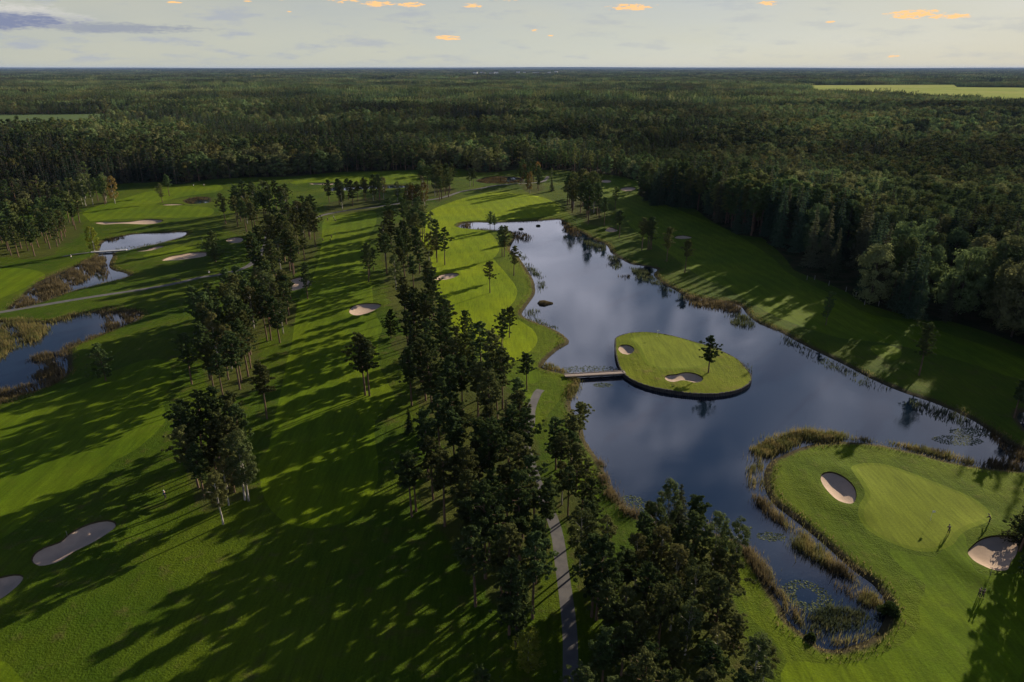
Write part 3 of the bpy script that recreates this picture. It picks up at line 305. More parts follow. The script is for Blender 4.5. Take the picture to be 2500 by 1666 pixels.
def bsdf(k, col, rough=.9, bump=None, spec=.15, bs=.5, bd=.1, **kw):
    p = k.n('ShaderNodeBsdfPrincipled')
    k.put(p.inputs['Base Color'], col if isinstance(col, bpy.types.NodeSocket) else (*col, 1))
    k.put(p.inputs['Roughness'], rough)
    p.inputs['Specular IOR Level'].default_value = spec
    for a, b in kw.items(): k.put(p.inputs[a.replace('_', ' ')], b)
    if bump is not None:
        b = k.n('ShaderNodeBump', i_Height=bump)
        b.inputs['Strength'].default_value = bs
        b.inputs['Distance'].default_value = bd
        k.t.links.new(b.outputs[0], p.inputs['Normal'])
    return p.outputs[0]

def grass(name, c1, c2, c3, stripe=0.0, bumpd=.12, shore=False, tuft=1.0):
    def b(k):
        P = pos(k)
        big = k.noise(P, .035, 4, .6)
        mid = k.noise(P, .3, 4, .65)
        fine = k.noise(P, 3.2, 3, .7)
        c = k.mix(k.ss(big, .38, .62), c1, c2)
        c = k.mix(k.m('MULTIPLY', k.ss(mid, .52, .72), .75), c, c3)
        c = k.mix(1.0, c, k.n('ShaderNodeCombineColor', i_0=k.m('MULTIPLY_ADD', fine, .9, .55), i_1=k.m('MULTIPLY_ADD', fine, .9, .55), i_2=k.m('MULTIPLY_ADD', fine, .9, .55)).outputs[0], 'MULTIPLY')
        sm = k.n('ShaderNodeMapping', i_0=P, i_Scale=(1.6, .16, 1), i_Rotation=(0, 0, .5)).outputs[0]
        stk = k.m('MULTIPLY_ADD', k.noise(sm, 1.0, 3, .6, .6), 1.0, .5)
        c = k.mix(1.0, c, k.n('ShaderNodeCombineColor', i_0=stk, i_1=stk, i_2=stk).outputs[0], 'MULTIPLY')
        if stripe:
            sp = k.n('ShaderNodeSeparateXYZ', i_0=P)
            wv = k.m('SINE', k.m('MULTIPLY_ADD', k.m('ADD', k.m('MULTIPLY', sp.outputs[0], .95), k.m('MULTIPLY', sp.outputs[1], .22)), 1.25, k.m('MULTIPLY', big, 5.0)))
            st = k.m('MULTIPLY_ADD', k.ss(wv, -.5, .5), stripe, 1.0 - stripe / 2)
            c = k.mix(1.0, c, k.n('ShaderNodeCombineColor', i_0=st, i_1=st, i_2=st).outputs[0], 'MULTIPLY')
        if shore:
            a = k.n('ShaderNodeAttribute', attribute_name='shore').outputs['Fac']
            f = k.m('ADD', a, k.m('MULTIPLY_ADD', mid, 1.6, -.8))
            c = k.mix(k.m('SUBTRACT', 1.0, k.ss(f, .7, 1.9)), c, (.06, .05, .025))
            fo = k.n('ShaderNodeAttribute', attribute_name='litter').outputs['Fac']
            lf = k.m('MULTIPLY', k.ss(k.m('ADD', fo, k.m('MULTIPLY_ADD', mid, 1.3, -.65)), .35, .75), .45)
            c = k.mix(lf, c, (.07, .058, .026))
        return bsdf(k, c, .95, k.m('ADD', fine, k.m('MULTIPLY', mid, 1.5)), .04, .8, bumpd)
    return mat(name, b)

M = {}
M['rough'] = grass('rough_grass', (.045, .083, .005), (.072, .106, .006), (.085, .082, .022), bumpd=.2, shore=True)
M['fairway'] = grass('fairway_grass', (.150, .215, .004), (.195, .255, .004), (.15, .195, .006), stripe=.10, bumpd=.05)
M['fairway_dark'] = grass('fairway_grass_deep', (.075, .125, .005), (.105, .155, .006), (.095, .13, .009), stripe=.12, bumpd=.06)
M['semi'] = grass('semi_rough', (.070, .112, .005), (.100, .140, .006), (.10, .115, .016), bumpd=.22, shore=True)
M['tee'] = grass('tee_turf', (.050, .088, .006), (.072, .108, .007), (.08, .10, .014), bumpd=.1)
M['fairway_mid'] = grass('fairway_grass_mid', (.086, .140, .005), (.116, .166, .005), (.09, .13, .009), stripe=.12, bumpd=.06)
M['collar'] = grass('collar_turf', (.125, .17, .010), (.15, .19, .012), (.12, .16, .011), bumpd=.04)
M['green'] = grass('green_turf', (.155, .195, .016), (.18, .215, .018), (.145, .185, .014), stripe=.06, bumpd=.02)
M['island'] = grass('island_grass', (.115, .15, .008), (.15, .18, .010), (.16, .14, .03), bumpd=.2)
def _sand(k):
    P = pos(k)
    a = k.noise(P, .8, 4); b = k.noise(P, 14, 2)
    w_ = k.n('ShaderNodeTexWave', i_Scale=1.6, i_Distortion=6.0, i_Detail=2.0); k.put(w_.inputs['Vector'], P)
    c = k.mix(a, (.46, .34, .255), (.58, .45, .34))
    return bsdf(k, c, .95, k.m('ADD', k.m('MULTIPLY', w_.outputs[1], .8), b), .05, .6, .05)
M['sand'] = mat('bunker_sand', _sand)
def _path(k):
    P = pos(k)
    a = k.noise(P, .5, 5); b = k.noise(P, 9, 3)
    c = k.mix(k.ss(a, .35, .65), (.12, .118, .125), (.17, .165, .165))
    c = k.mix(k.m('MULTIPLY', b, .5), c, (.10, .09, .08))
    return bsdf(k, c, .9, b, .1, .4, .02)
M['path'] = mat('gravel_path', _path)
def _floor(k):
    P = pos(k)
    a = k.noise(P, .15, 5); b = k.noise(P, 1.5, 4)
    c = k.mix(k.ss(a, .4, .6), (.022, .032, .010), (.05, .045, .02))
    return bsdf(k, c, .95, b, .03, .8, .3)
M['floor'] = mat('forest_floor', _floor)
def _farfloor(k):
    P = pos(k)
    a = k.noise(P, .004, 6, .6); b = k.noise(P, .02, 4)
    c = k.mix(k.ss(a, .4, .6), (.020, .032, .014), (.04, .045, .018))
    c = k.mix(k.m('MULTIPLY', b, .6), c, (.015, .022, .012))
    return bsdf(k, c, 1.0, b, 0, .8, 2)
M['farfloor'] = mat('far_land', _farfloor)
def _field(k):
    P = pos(k)
    a = k.noise(P, .004, 5, .6); b = k.noise(P, .03, 4)
    c = k.mix(k.ss(a, .35, .65), (.30, .36, .10), (.38, .40, .13))
    c = k.mix(k.m('MULTIPLY', k.ss(b, .5, .7), .4), c, (.13, .14, .05))
    return bsdf(k, c, 1.0, b, 0, .3, .3)
M['field'] = mat('pasture', _field)
def _field2(k):
    P = pos(k); a = k.noise(P, .02, 5, .6)
    return bsdf(k, k.mix(a, (.055, .10, .02), (.09, .14, .03)), 1.0)
M['field2'] = mat('meadow', _field2)
def _field3(k):
    P = pos(k); a = k.noise(P, .02, 5, .6)
    return bsdf(k, k.mix(a, (.07, .06, .03), (.10, .08, .04)), 1.0)
M['field3'] = mat('heath', _field3)
def _water(k):
    P = pos(k)
    mp = k.n('ShaderNodeMapping', i_0=P, i_Scale=(1, 1.5, 1), i_Rotation=(0, 0, .35)).outputs[0]
    r1 = k.noise(mp, 1.6, 3, .6, .4)
    r2 = k.noise(mp, .28, 3, .6, .8)
    patch = k.noise(P, .022, 3, .55, .6)
    gust = k.ss(patch, .45, .68)
    h = k.m('ADD', k.m('MULTIPLY', r1, k.m('MULTIPLY_ADD', gust, .75, .25)), k.m('MULTIPLY', r2, .35))
    p = k.n('ShaderNodeBsdfPrincipled')
    p.inputs['Base Color'].default_value = (.005, .013, .026, 1)
    k.put(p.inputs['Roughness'], k.m('MULTIPLY_ADD', gust, .07, .02))
    p.inputs['IOR'].default_value = 2.3
    p.inputs['Specular IOR Level'].default_value = .5
    b = k.n('ShaderNodeBump', i_Height=h)
    b.inputs['Strength'].default_value = .24
    b.inputs['Distance'].default_value = .05
    k.t.links.new(b.outputs[0], p.inputs['Normal'])
    return p.outputs[0]
M['water'] = mat('lake_water', _water)

def leaf(name, ca, cb, cc, trans=.31, spread=1.0):
    """ca..cb by tree, cc tone of some trees"""
    def b(k):
        oi = k.n('ShaderNodeObjectInfo')
        rnd = oi.outputs['Random']
        reg = k.noise(oi.outputs['Location'], .012, 3, .6)
        P = pos(k)
        f = k.noise(P, 1.1, 2, .6)
        c = k.mix(rnd, ca, cb)
        sel = k.ss(k.m('ADD', k.m('MULTIPLY', rnd, .5), k.m('MULTIPLY', reg, 1.0)), .72, .92)
        c = k.mix(k.m('MULTIPLY', sel, spread), c, cc)
        v = k.m('MULTIPLY_ADD', f, 1.1, .45)
        far = k.noise(oi.outputs['Location'], .0028, 4, .6)
        v = k.m('MULTIPLY', v, k.m('MULTIPLY', k.m('MULTIPLY_ADD', k.ss(far, .38, .62), .95, .5), k.m('MULTIPLY_ADD', k.ss(reg, .35, .65), .55, .75)))
        v = k.m('MULTIPLY', v, k.m('MULTIPLY_ADD', k.m('FRACT', k.m('MULTIPLY', rnd, 7.31)), .5, .75))
        c = k.mix(1.0, c, k.n('ShaderNodeCombineColor', i_0=v, i_1=v, i_2=v).outputs[0], 'MULTIPLY')
        d = k.n('ShaderNodeBsdfDiffuse', i_Color=c)
        t = k.n('ShaderNodeBsdfTranslucent', i_Color=c)
        mx = k.n('ShaderNodeMixShader', i_0=trans)
        k.t.links.new(d.outputs[0], mx.inputs[1]); k.t.links.new(t.outputs[0], mx.inputs[2])
        return mx.outputs[0]
    return mat(name, b)
M['needle'] = leaf('pine_needles', (.084, .130, .046), (.112, .152, .050), (.135, .150, .052))
M['spruce'] = leaf('spruce_needles', (.045, .078, .044), (.066, .092, .050), (.085, .09, .05))
M['birch'] = leaf('birch_leaves', (.105, .14, .052), (.132, .156, .054), (.155, .15, .054))
M['orange'] = leaf('autumn_leaves', (.21, .145, .045), (.19, .15, .05), (.23, .14, .045))
M['yellow'] = leaf('yellow_green_leaves', (.20, .22, .03), (.16, .19, .03), (.20, .19, .03))
M['broad'] = leaf('broad_leaves', (.108, .165, .066), (.165, .205, .078), (.160, .168, .072))
def bark(name, c1, c2, s=2.0):
    def b(k):
        P = k.n('ShaderNodeTexCoord').outputs['Object']
        mp = k.n('ShaderNodeMapping', i_0=P, i_Scale=(1, 1, .3)).outputs[0]
        a = k.noise(mp, s, 4, .6)
        return bsdf(k, k.mix(k.ss(a, .4, .62), c1, c2), .9, a, .1, .5, .05)
    return mat(name, b)
M['bark'] = bark('pine_bark', (.16, .10, .065), (.09, .07, .055))
M['bbark'] = bark('birch_bark', (.42, .39, .34), (.16, .14, .12), 3)
M['sbark'] = bark('dark_bark', (.07, .055, .045), (.11, .09, .07))
def plain(name, c, rough=.8, spec=.3, vary=.25, sc=3):
    def b(k):
        a = k.noise(k.n('ShaderNodeTexCoord').outputs['Object'], sc, 3)
        v = k.m('MULTIPLY_ADD', a, vary * 2, 1 - vary)
        return bsdf(k, k.mix(1.0, c, k.n('ShaderNodeCombineColor', i_0=v, i_1=v, i_2=v).outputs[0], 'MULTIPLY'), rough, None, spec)
    return mat(name, b)
M['wood'] = bark('weathered_deck', (.46, .38, .32), (.34, .28, .24), 1.2)
M['timber'] = bark('retaining_timber', (.055, .052, .05), (.10, .095, .09), 3)
M['postw'] = plain('pale_post', (.26, .24, .21))
M['white'] = plain('white_paint', (.78, .77, .74), vary=.05)
M['roofr'] = plain('roof', (.12, .10, .10))
M['dark'] = plain('dark_cloth', (.018, .02, .026), vary=.15)
M['dark2'] = plain('brown_cloth', (.05, .035, .03), vary=.15)
M['blue'] = plain('blue_cloth', (.01, .06, .28), vary=.1)
M['grey'] = plain('grey_cloth', (.25, .26, .28), vary=.1)
M['skin'] = plain('skin', (.45, .28, .2), vary=.05)
M['flag'] = plain('flag_cloth', (.8, .8, .76), vary=.05)
M['metal'] = plain('dark_metal', (.05, .05, .05), vary=.1)
def _pad(k):
    oi = k.noise(pos(k), 2.5, 2)
    return bsdf(k, k.mix(k.ss(oi, .35, .65), (.05, .075, .03), (.12, .14, .08)), .8, None, .02)
M['pad'] = mat('lily_leaf', _pad)
def reedm(name, ca, cb):
    def b(k):
        P = pos(k)
        a = k.noise(P, .35, 3); f = k.noise(P, 6, 2)
        c = k.mix(k.ss(a, .38, .62), ca, cb)
        v = k.m('MULTIPLY_ADD', f, 1.2, .4)
        c = k.mix(1.0, c, k.n('ShaderNodeCombineColor', i_0=v, i_1=v, i_2=v).outputs[0], 'MULTIPLY')
        d = k.n('ShaderNodeBsdfDiffuse', i_Color=c); t = k.n('ShaderNodeBsdfTranslucent', i_Color=c)
        mx = k.n('ShaderNodeMixShader', i_0=.4)
        k.t.links.new(d.outputs[0], mx.inputs[1]); k.t.links.new(t.outputs[0], mx.inputs[2])
        return mx.outputs[0]
    return mat(name, b)
RM = [reedm('reed_dark', (.05, .045, .025), (.10, .075, .035)),
      reedm('reed_green', (.045, .06, .03), (.08, .09, .04)),
      reedm('reed_brown', (.085, .07, .038), (.15, .12, .062)),
      reedm('reed_olive', (.11, .115, .04), (.20, .165, .065)),
      reedm('bush_green', (.03, .05, .015), (.06, .08, .02))]

# ------------------------------------------------------------------ terrain heights
WATERS = [ramp_pts(P, s) for P, s in ((LAKE, 2.0), (POND_A, 2.0), (POND_B, 1.6), (POND_C, 4), (POND_D, 4), (POND_E, 4), (POND_F, 4), (POND_G, 2))]
ISL = ramp_pts(ISLAND, 1.2)
BUN = [ramp_pts(P, max(.7, .006 * P[0][1])) for P in BUNKERS]
GRN = [ramp_pts(P, max(1., .008 * P[0][1])) for P in GREENS]
FWY = [ramp_pts(P, max(2., .012 * P[0][1])) for P in FAIRWAYS]
PTH = []
for P, wd in PATHS:
    C = ramp_pts(P, 3.5, False)
    T = np.gradient(C, axis=0); T /= np.hypot(T[:, 0], T[:, 1])[:, None] + 1e-9
    Nn = np.stack([-T[:, 1], T[:, 0]], 1) * wd / 2
    PTH.append(np.concatenate([C + Nn, (C - Nn)[::-1]]))
FOR = FOREST[0]
WZ = -.5

_ph = rng.uniform(0, 6.28, (24, 2)); _an = rng.uniform(0, 3.14, 24)
def undul(X, Y):
    z = np.zeros(X.shape)
    for i in range(12):
        L = 14 + i * 7.5
        k = 6.283 / L; a = _an[i]
        z += (.010 * L ** .82 * .35) * np.sin(k * (X * math.cos(a) + Y * math.sin(a)) + _ph[i, 0] + 1.3 * np.sin(Y / (L * 1.7) + _ph[i, 1]))
    return z * .55

def terrain(X, Y, zone=None):
    """height; zone: None = turf side, int = bunker index (sand side)"""
    z = undul(X, Y)
    dg = np.full(X.shape, 1e9)
    for g in GRN: dg = np.minimum(dg, sdf(g, X, Y))
    z *= sst(-2, 10, dg) * .8 + .2
    bump = np.zeros(X.shape)
    db = np.full(X.shape, 1e9)
    for b in BUN: db = np.minimum(db, sdf(b, X, Y))
    z += .45 * np.exp(-((db - 2.0) / 3.0) ** 2) * (db > -3)
    dw = np.full(X.shape, 1e9)
    for w_ in WATERS:
        lo = w_.min(0) - 14; hi = w_.max(0) + 14
        m_ = (X > lo[0]) & (X < hi[0]) & (Y > lo[1]) & (Y < hi[1])
        if m_.any(): dw[m_] = np.minimum(dw[m_], sdf(w_, X[m_], Y[m_]))
    isl = inside(ISL * 1.0, X, Y) | (sdf(ISL, X, Y) < .05)
    f = sst(-1.2, 1.6, dw)
    zz = np.where(isl, z * .5 + .4, z * sst(0, 12, dw) * f + (-.75) * (1 - f))
    if zone is not None:
        r = max(2.0, math.sqrt(abs(np.prod(BUN[zone].max(0) - BUN[zone].min(0)))) * .22)
        zz = zz - .28 - .55 * sst(0, r, -db)
    fade = 1 - sst(500, 680, np.maximum(np.abs(X), Y - 150))
    return zz * fade, dw

# ------------------------------------------------------------------ ground: one triangulation, split by what covers it
pts = []
a_ = .0125
yy = 44.0
while yy < 860:
    sp = yy * a_ * 1.0 + .2
    half = yy * .80 + 14
    xs = np.arange(-half, half, sp)
    j = rng.uniform(-.25, .25, (len(xs), 2)) * sp
    pts.append(np.stack([xs + j[:, 0], yy + j[:, 1]], 1))
    yy += sp
pts = np.concatenate(pts)
pts = pts[(np.abs(pts[:, 0]) < 690)]
g = np.stack(np.meshgrid(np.arange(-700, 701, 50), np.arange(-300, 901, 50)), -1).reshape(-1, 2).astype(float)
g = g[(np.abs(g[:, 0]) > np.maximum(g[:, 1], 44) * .80 + 20) | (g[:, 1] > 880) | (g[:, 1] < 30)]
COLL = []
for i in (0, 1):
    T = np.roll(GRN[i], -1, 0) - np.roll(GRN[i], 1, 0); T /= np.hypot(T[:, 0], T[:, 1])[:, None] + 1e-9
    ar = .5 * np.sum(GRN[i][:, 0] * np.roll(GRN[i][:, 1], -1) - np.roll(GRN[i][:, 0], -1) * GRN[i][:, 1])
    COLL.append(GRN[i] + np.stack([T[:, 1], -T[:, 0]], 1) * (.95 if ar > 0 else -.95))
allv = [pts, g]; nv = len(pts) + len(g); faces = []
for P in BUN + [ISL] + GRN + COLL + FWY + PTH + WATERS:
    allv.append(P); faces.append(list(range(nv, nv + len(P)))); nv += len(P)
fb = ramp_pts([p for p in FOR if abs(p[0]) < 690 and p[1] < 890][:-2], 8, False)
allv.append(fb)
fedges = [(nv + i, nv + i + 1) for i in range(len(fb) - 1)]
V2 = np.concatenate(allv)
res = delaunay_2d_cdt([Vector(v) for v in V2], fedges, faces, 0, 1e-4, False)
GV = np.array([tuple(v) for v in res[0]]); GF = np.array([tuple(f) for f in res[2]], np.int32)
cen = GV[GF].mean(1); cx_, cy_ = cen[:, 0], cen[:, 1]
zone = np.zeros(len(GF), int)        # 0 rough, 1 forest floor, 2 fairway light, 3 fairway deep, 4 green, 5 path, 6 island, 7 water, 100+ bunkers
zone[inside(FOR, cx_, cy_)] = 1
for i in [8, 9] + list(range(8)): zone[inside(FWY[i], cx_, cy_)] = 200 + i
for w_ in WATERS: zone[inside(w_, cx_, cy_)] = 7
zone[inside(ISL, cx_, cy_)] = 6
for i in (0, 1): zone[sdf(GRN[i], cx_, cy_) < .9] = 500 + i
for i, G_ in enumerate(GRN): zone[inside(G_, cx_, cy_)] = 300 + i
for i, P_ in enumerate(PTH): zone[inside(P_, cx_, cy_) & (zone != 7)] = 400 + i
for i, B_ in enumerate(BUN): zone[inside(B_, cx_, cy_)] = 100 + i
GZ, DW = terrain(GV[:, 0], GV[:, 1])
from mathutils.bvhtree import BVHTree
_bvh = BVHTree.FromPolygons([(*p, z) for p, z in zip(GV.tolist(), GZ.tolist())], GF.tolist())
def hz(x, y):
    h = _bvh.ray_cast(Vector((x, y, 50)), Vector((0, 0, -1)))
    return h[0].z if h[0] is not None else 0.0
LIT = np.zeros(len(GV))
for s_ in STANDS: LIT = np.maximum(LIT, sst(3.0, -1.5, sdf(np.array(s_[1]), GV[:, 0], GV[:, 1])))

def patch(name, sel, material, zf=None, label=None):
    F = GF[sel]
    if len(F) == 0: return None
    u, inv = np.unique(F, return_inverse=True); F = inv.reshape(-1, 3)
    z = GZ[u] if zf is None else terrain(GV[u, 0], GV[u, 1], zf)[0]
    me = mesh_np(name, np.column_stack([GV[u], z]), F, [material], smooth=True)
    at = me.attributes.new('shore', 'FLOAT', 'POINT'); at.data.foreach_set('value', np.clip(DW[u], -5, 50).astype(np.float32))
    at = me.attributes.new('litter', 'FLOAT', 'POINT'); at.data.foreach_set('value', LIT[u].astype(np.float32))
    o = ob(name, me); tag(o, label, kind='structure')
    return o
patch('rough_ground', zone == 0, M['rough'], label='rough grass of the golf course between fairways and trees')
patch('forest_floor', zone == 1, M['floor'], label='dark forest floor under the woods')
FL = ['bright fairway along the west shore of the lake', 'striped shadowed middle fairway', 'dark fairway at the left edge', 'long fairway east of the lake below the forest',
      'far left fairway behind the long sand bunker', 'farthest fairway before the forest', 'smooth grass below the big lower right green', 'grass strip between path and lake corner']
FL += ['mown rough around the big lower right green', 'mown rough on the west shore of the lake']
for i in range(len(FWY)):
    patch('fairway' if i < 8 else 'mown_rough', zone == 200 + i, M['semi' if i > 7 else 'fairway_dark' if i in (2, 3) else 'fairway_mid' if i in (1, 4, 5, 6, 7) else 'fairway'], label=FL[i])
patch('island_ground', zone == 6, M['island'], label='grassy top of the island in the lake')
GL = ['oval putting green on the island', 'big pear shaped putting green at lower right', 'putting green above the long left bunker', 'small round tee by the bridge',
      'small sunlit green on the dark east shore', 'pale grass at the far left edge', 'corner of a green at the lower left', 'shadowed green near the bottom']
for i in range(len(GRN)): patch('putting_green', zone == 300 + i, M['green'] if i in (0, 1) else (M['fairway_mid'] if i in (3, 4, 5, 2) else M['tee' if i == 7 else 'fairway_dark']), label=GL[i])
for i in (0, 1): patch('green_collar', zone == 500 + i, M['collar'], label=('collar of the island green', 'collar of the big lower right green')[i])
PL = ['grey path running down to the bottom edge', 'long grey path crossing the left side', 'short path to the narrow footbridge']
for i in range(len(PTH)): patch('path', zone == 400 + i, M['path'], label=PL[i])
BL = ['long two lobed sand bunker on the far left fairway', 'long shaded bunker left of the bushy round pine', 'small shaded bunker under the pines at left', 'thin pale bunker beside the left green',
      'bunker half hidden behind the lone pine', 'bunker striped with tree shadows', 'bunker on the bright lakeside fairway', 'round bunker at the left end of the island', 'double lobed bunker in front of the island pine',
      'oval bunker left of the big green', 'bunker at the right edge by the pair of golfers', 'long shadow striped bunker at lower left', 'bunker cut by the left edge', 'small white lipped bunker on the east shore',
      'oval shaded bunker in the middle of the east fairway', 'nearer of two far bunkers at the head of the east fairway', 'farther of two far bunkers at the head of the east fairway', 'thin far bunker beside the reedy pool', 'far bunker beside the distant water']
for i in range(len(BUN)):
    patch('sand_bunker', zone == 100 + i, M['sand'], zf=i, label=BL[i])
    B_ = BUN[i]; n = len(B_)
    zt = terrain(B_[:, 0], B_[:, 1])[0]; zb = terrain(B_[:, 0], B_[:, 1], i)[0]
    c = B_.mean(0); inn = c + (B_ - c) * .97
    V = np.concatenate([np.column_stack([B_, zt]), np.column_stack([inn, zb + .02])])
    F = [(j, (j + 1) % n, n + (j + 1) % n, n + j) for j in range(n)]
    tag(ob('bunker_lip', mesh_np('bunker_lip', V, F, [M['rough']])), 'grass lip around the ' + BL[i], kind='structure')

# far land, fields, water
def flat(name, P, z, m, label=None):
    me = mesh_py(name, [(x, y, z) for x, y in P], [list(range(len(P)))], [m])
    return tag(ob(name, me), label, kind='structure')
ex = 40000
V = [(-700, -300, 0), (700, -300, 0), (700, 900, 0), (-700, 900, 0), (-ex, -9000, 0), (ex, -9000, 0), (ex, ex, 0), (-ex, ex, 0)]
tag(ob('far_land', mesh_py('far_land', V, [(0, 4, 5, 1), (1, 5, 6, 2), (2, 6, 7, 3), (3, 7, 4, 0)], [M['farfloor']])), 'flat wooded land reaching to the horizon', kind='structure')
flat('pasture', FIELDS[0], .4, M['field'], 'large pale yellow field in the distance at right')
def noise_clip(P): return P
flat('meadow', FIELDS[1], .4, M['field2'], 'green meadow between the woods at far left')
flat('distant_field', FIELDS[2], .6, M['field'], 'thin pale field near the horizon')
flat('heath', FIELDS[3], .4, M['field3'], 'brown open ground in the right hand forest')
for i in (4, 5): flat('distant_water', FIELDS[i], .6, M['water'], 'bright strip of distant water at right' if i == 5 else 'bright strip of distant water at the right edge')
WN = ['lake', 'stream_pond', 'pond', 'pond', 'pond', 'pond', 'pond', 'pond']
WL = ['large lake reflecting the clouds', 'narrow winding pond at left', 'blue pond at the left edge', 'strip of water before the far fairway', 'tiny pond behind the pines', 'reedy pool on the far left fairway', 'reedy pool before the forest', 'blue pond corner at the right edge']
for W_, nm, lb in zip(WATERS, WN, WL):
    # outline pushed outwards below the bank
    T = np.roll(W_, -1, 0) - np.roll(W_, 1, 0); T /= np.hypot(T[:, 0], T[:, 1])[:, None] + 1e-9
    area = .5 * np.sum(W_[:, 0] * np.roll(W_[:, 1], -1) - np.roll(W_[:, 0], -1) * W_[:, 1])
    o_ = np.stack([T[:, 1], -T[:, 0]], 1) * (1 if area > 0 else -1)
    Q = W_ + o_ * 2.2
    r = delaunay_2d_cdt([Vector(v) for v in Q], [], [list(range(len(Q)))], 0, 1e-4, False)
    qv = np.array([tuple(v) for v in r[0]]); qf = np.array([tuple(f) for f in r[2]])
    c = qv[qf].mean(1); qf = qf[sdf(W_, c[:, 0], c[:, 1]) < 1.9]
    ob_ = ob(nm, mesh_np(nm, np.column_stack([qv, np.full(len(qv), WZ)]), qf, [M['water']])); tag(ob_, lb, kind='structure')

def _haze(k):
    return k.n('ShaderNodeVolumePrincipled').outputs[0]
hm = bpy.data.materials.new('haze_air'); hm.use_nodes = True; hm.node_tree.nodes.clear()
hk = N(hm.node_tree)
vp = hk.n('ShaderNodeVolumePrincipled'); vp.inputs['Color'].default_value = (.34, .50, .88, 1); vp.inputs['Density'].default_value = 1.4e-5; vp.inputs['Anisotropy'].default_value = 0.0
ho = hk.n('ShaderNodeOutputMaterial'); hk.t.links.new(vp.outputs[0], ho.inputs['Volume'])
hx = 41000
hv = [(x, y, z) for z in (-3, 132) for x, y in ((-hx, -10000), (hx, -10000), (hx, hx), (-hx, hx))]
tag(ob('haze', mesh_py('haze', hv, [(0, 3, 2, 1), (4, 5, 6, 7), (0, 1, 5, 4), (1, 2, 6, 5), (2, 3, 7, 6), (3, 0, 4, 7)], [hm])), 'thin evening haze over the whole land', kind='stuff')

rx_ = np.linspace(-38000, 38000, 400)
rt = 92 + 16 * np.sin(rx_ / 5200 + 1) + 6 * np.sin(rx_ / 1700) + 2.5 * np.sin(rx_ / 310) * np.sin(rx_ / 97)
V = [(x, 34500, -1) for x in rx_] + [(x, 36500, z) for x, z in zip(rx_, rt)] + [(x, 39500, z - 12) for x, z in zip(rx_, rt)]
F = [(r * 400 + i, r * 400 + i + 1, (r + 1) * 400 + i + 1, (r + 1) * 400 + i) for r in (0, 1) for i in range(399)]
tag(ob('hills', mesh_py('hills', V, F, [M['farfloor']])), 'low wooded rise along the horizon', kind='structure')
# island retaining wall: upright timbers
wall = empty('retaining_wall', (46, 172, -1))
tag(wall, 'dark upright timber wall holding the rim of the island', 'wall')
def box_mesh(name, sx, sy, sz, m, bev=.0, z0=0):
    V = [(x * sx / 2, y * sy / 2, z0 + z * sz) for z in (0, 1) for x, y in ((-1, -1), (1, -1), (1, 1), (-1, 1))]
    F = [(0, 3, 2, 1), (4, 5, 6, 7), (0, 1, 5, 4), (1, 2, 6, 5), (2, 3, 7, 6), (3, 0, 4, 7)]
    return mesh_py(name, V, F, [m])
def cyl_mesh(name, r, h, m, n=8, r2=None, z0=0):
    r2 = r if r2 is None else r2
    V = []; 
    for z, rr in ((z0, r), (z0 + h, r2)):
        V += [(rr * math.cos(6.2832 * i / n), rr * math.sin(6.2832 * i / n), z) for i in range(n)]
    F = [(i, (i + 1) % n, n + (i + 1) % n, n + i) for i in range(n)] + [tuple(range(n, 2 * n)), tuple(range(n - 1, -1, -1))]
    return mesh_py(name, V, F, [m])
pm = cyl_mesh('timber_post', .24, 1.55, M['timber'], 8, .22)
per = ramp_pts(ISL, .46)
seg = np.hypot(*(np.roll(per, -1, 0) - per).T); s_ = np.concatenate([[0], np.cumsum(seg)])
NP = 280
for i in range(NP):
    t = s_[-1] * i / NP; j = min(np.searchsorted(s_, t, 'right') - 1, len(per) - 1)
    p = per[j] + (per[(j + 1) % len(per)] - per[j]) * ((t - s_[j]) / max(seg[j], 1e-6))
    z = hz(p[0], p[1])
    o = ob('timber_post', pm, wall); o.location = (p[0] - 46, p[1] - 172, z - 1.55 + 1 + .04 + random.uniform(-.05, .05)); o.rotation_euler = (random.uniform(-.03, .03), random.uniform(-.03, .03), random.uniform(0, 6))

# ------------------------------------------------------------------ trees
def tube(path, rad, n=6):
    """swept tube -> V, F(quads)"""
    path = np.asarray(path, float); V = []; F = []
    for i, p in enumerate(path):
        t = path[min(i + 1, len(path) - 1)] - path[max(i - 1, 0)]; t /= np.linalg.norm(t) + 1e-9
        a = np.cross(t, (0.3, .9, .2)); a /= np.linalg.norm(a); b = np.cross(t, a)
        for k in range(n):
            an = 6.2832 * k / n
            V.append(p + rad[i] * (a * math.cos(an) + b * math.sin(an)))
    for i in range(len(path) - 1):
        for k in range(n):
            F.append((i * n + k, i * n + (k + 1) % n, (i + 1) * n + (k + 1) % n, (i + 1) * n + k))
    return V, F

def leaves(C, S, r, out=None, up=.5, ow=.9):
    """random triangles of size S (array) at C, tilted towards out/up"""
    n = len(C)
    nr = r.normal(size=(n, 3)); nr /= np.linalg.norm(nr, axis=1)[:, None]
    nr[:, 2] = np.abs(nr[:, 2]) * .7 + up * .5
    if out is not None: nr += out * ow
    nr /= np.linalg.norm(nr, axis=1)[:, None]
    a = np.cross(nr, r.normal(size=(n, 3))); a /= np.linalg.norm(a, axis=1)[:, None] + 1e-9
    b = np.cross(nr, a)
    S = np.broadcast_to(S, (n,))[:, None]
    V = np.empty((n, 3, 3))
    V[:, 0] = C + a * S * r.uniform(.5, .9, (n, 1)); V[:, 1] = C + (-a * .4 + b * .6) * S * r.uniform(.7, 1.1, (n, 1)); V[:, 2] = C + (-a * .4 - b * .6) * S * r.uniform(.7, 1.1, (n, 1))
    return V.reshape(-1, 3), np.arange(3 * n).reshape(-1, 3)

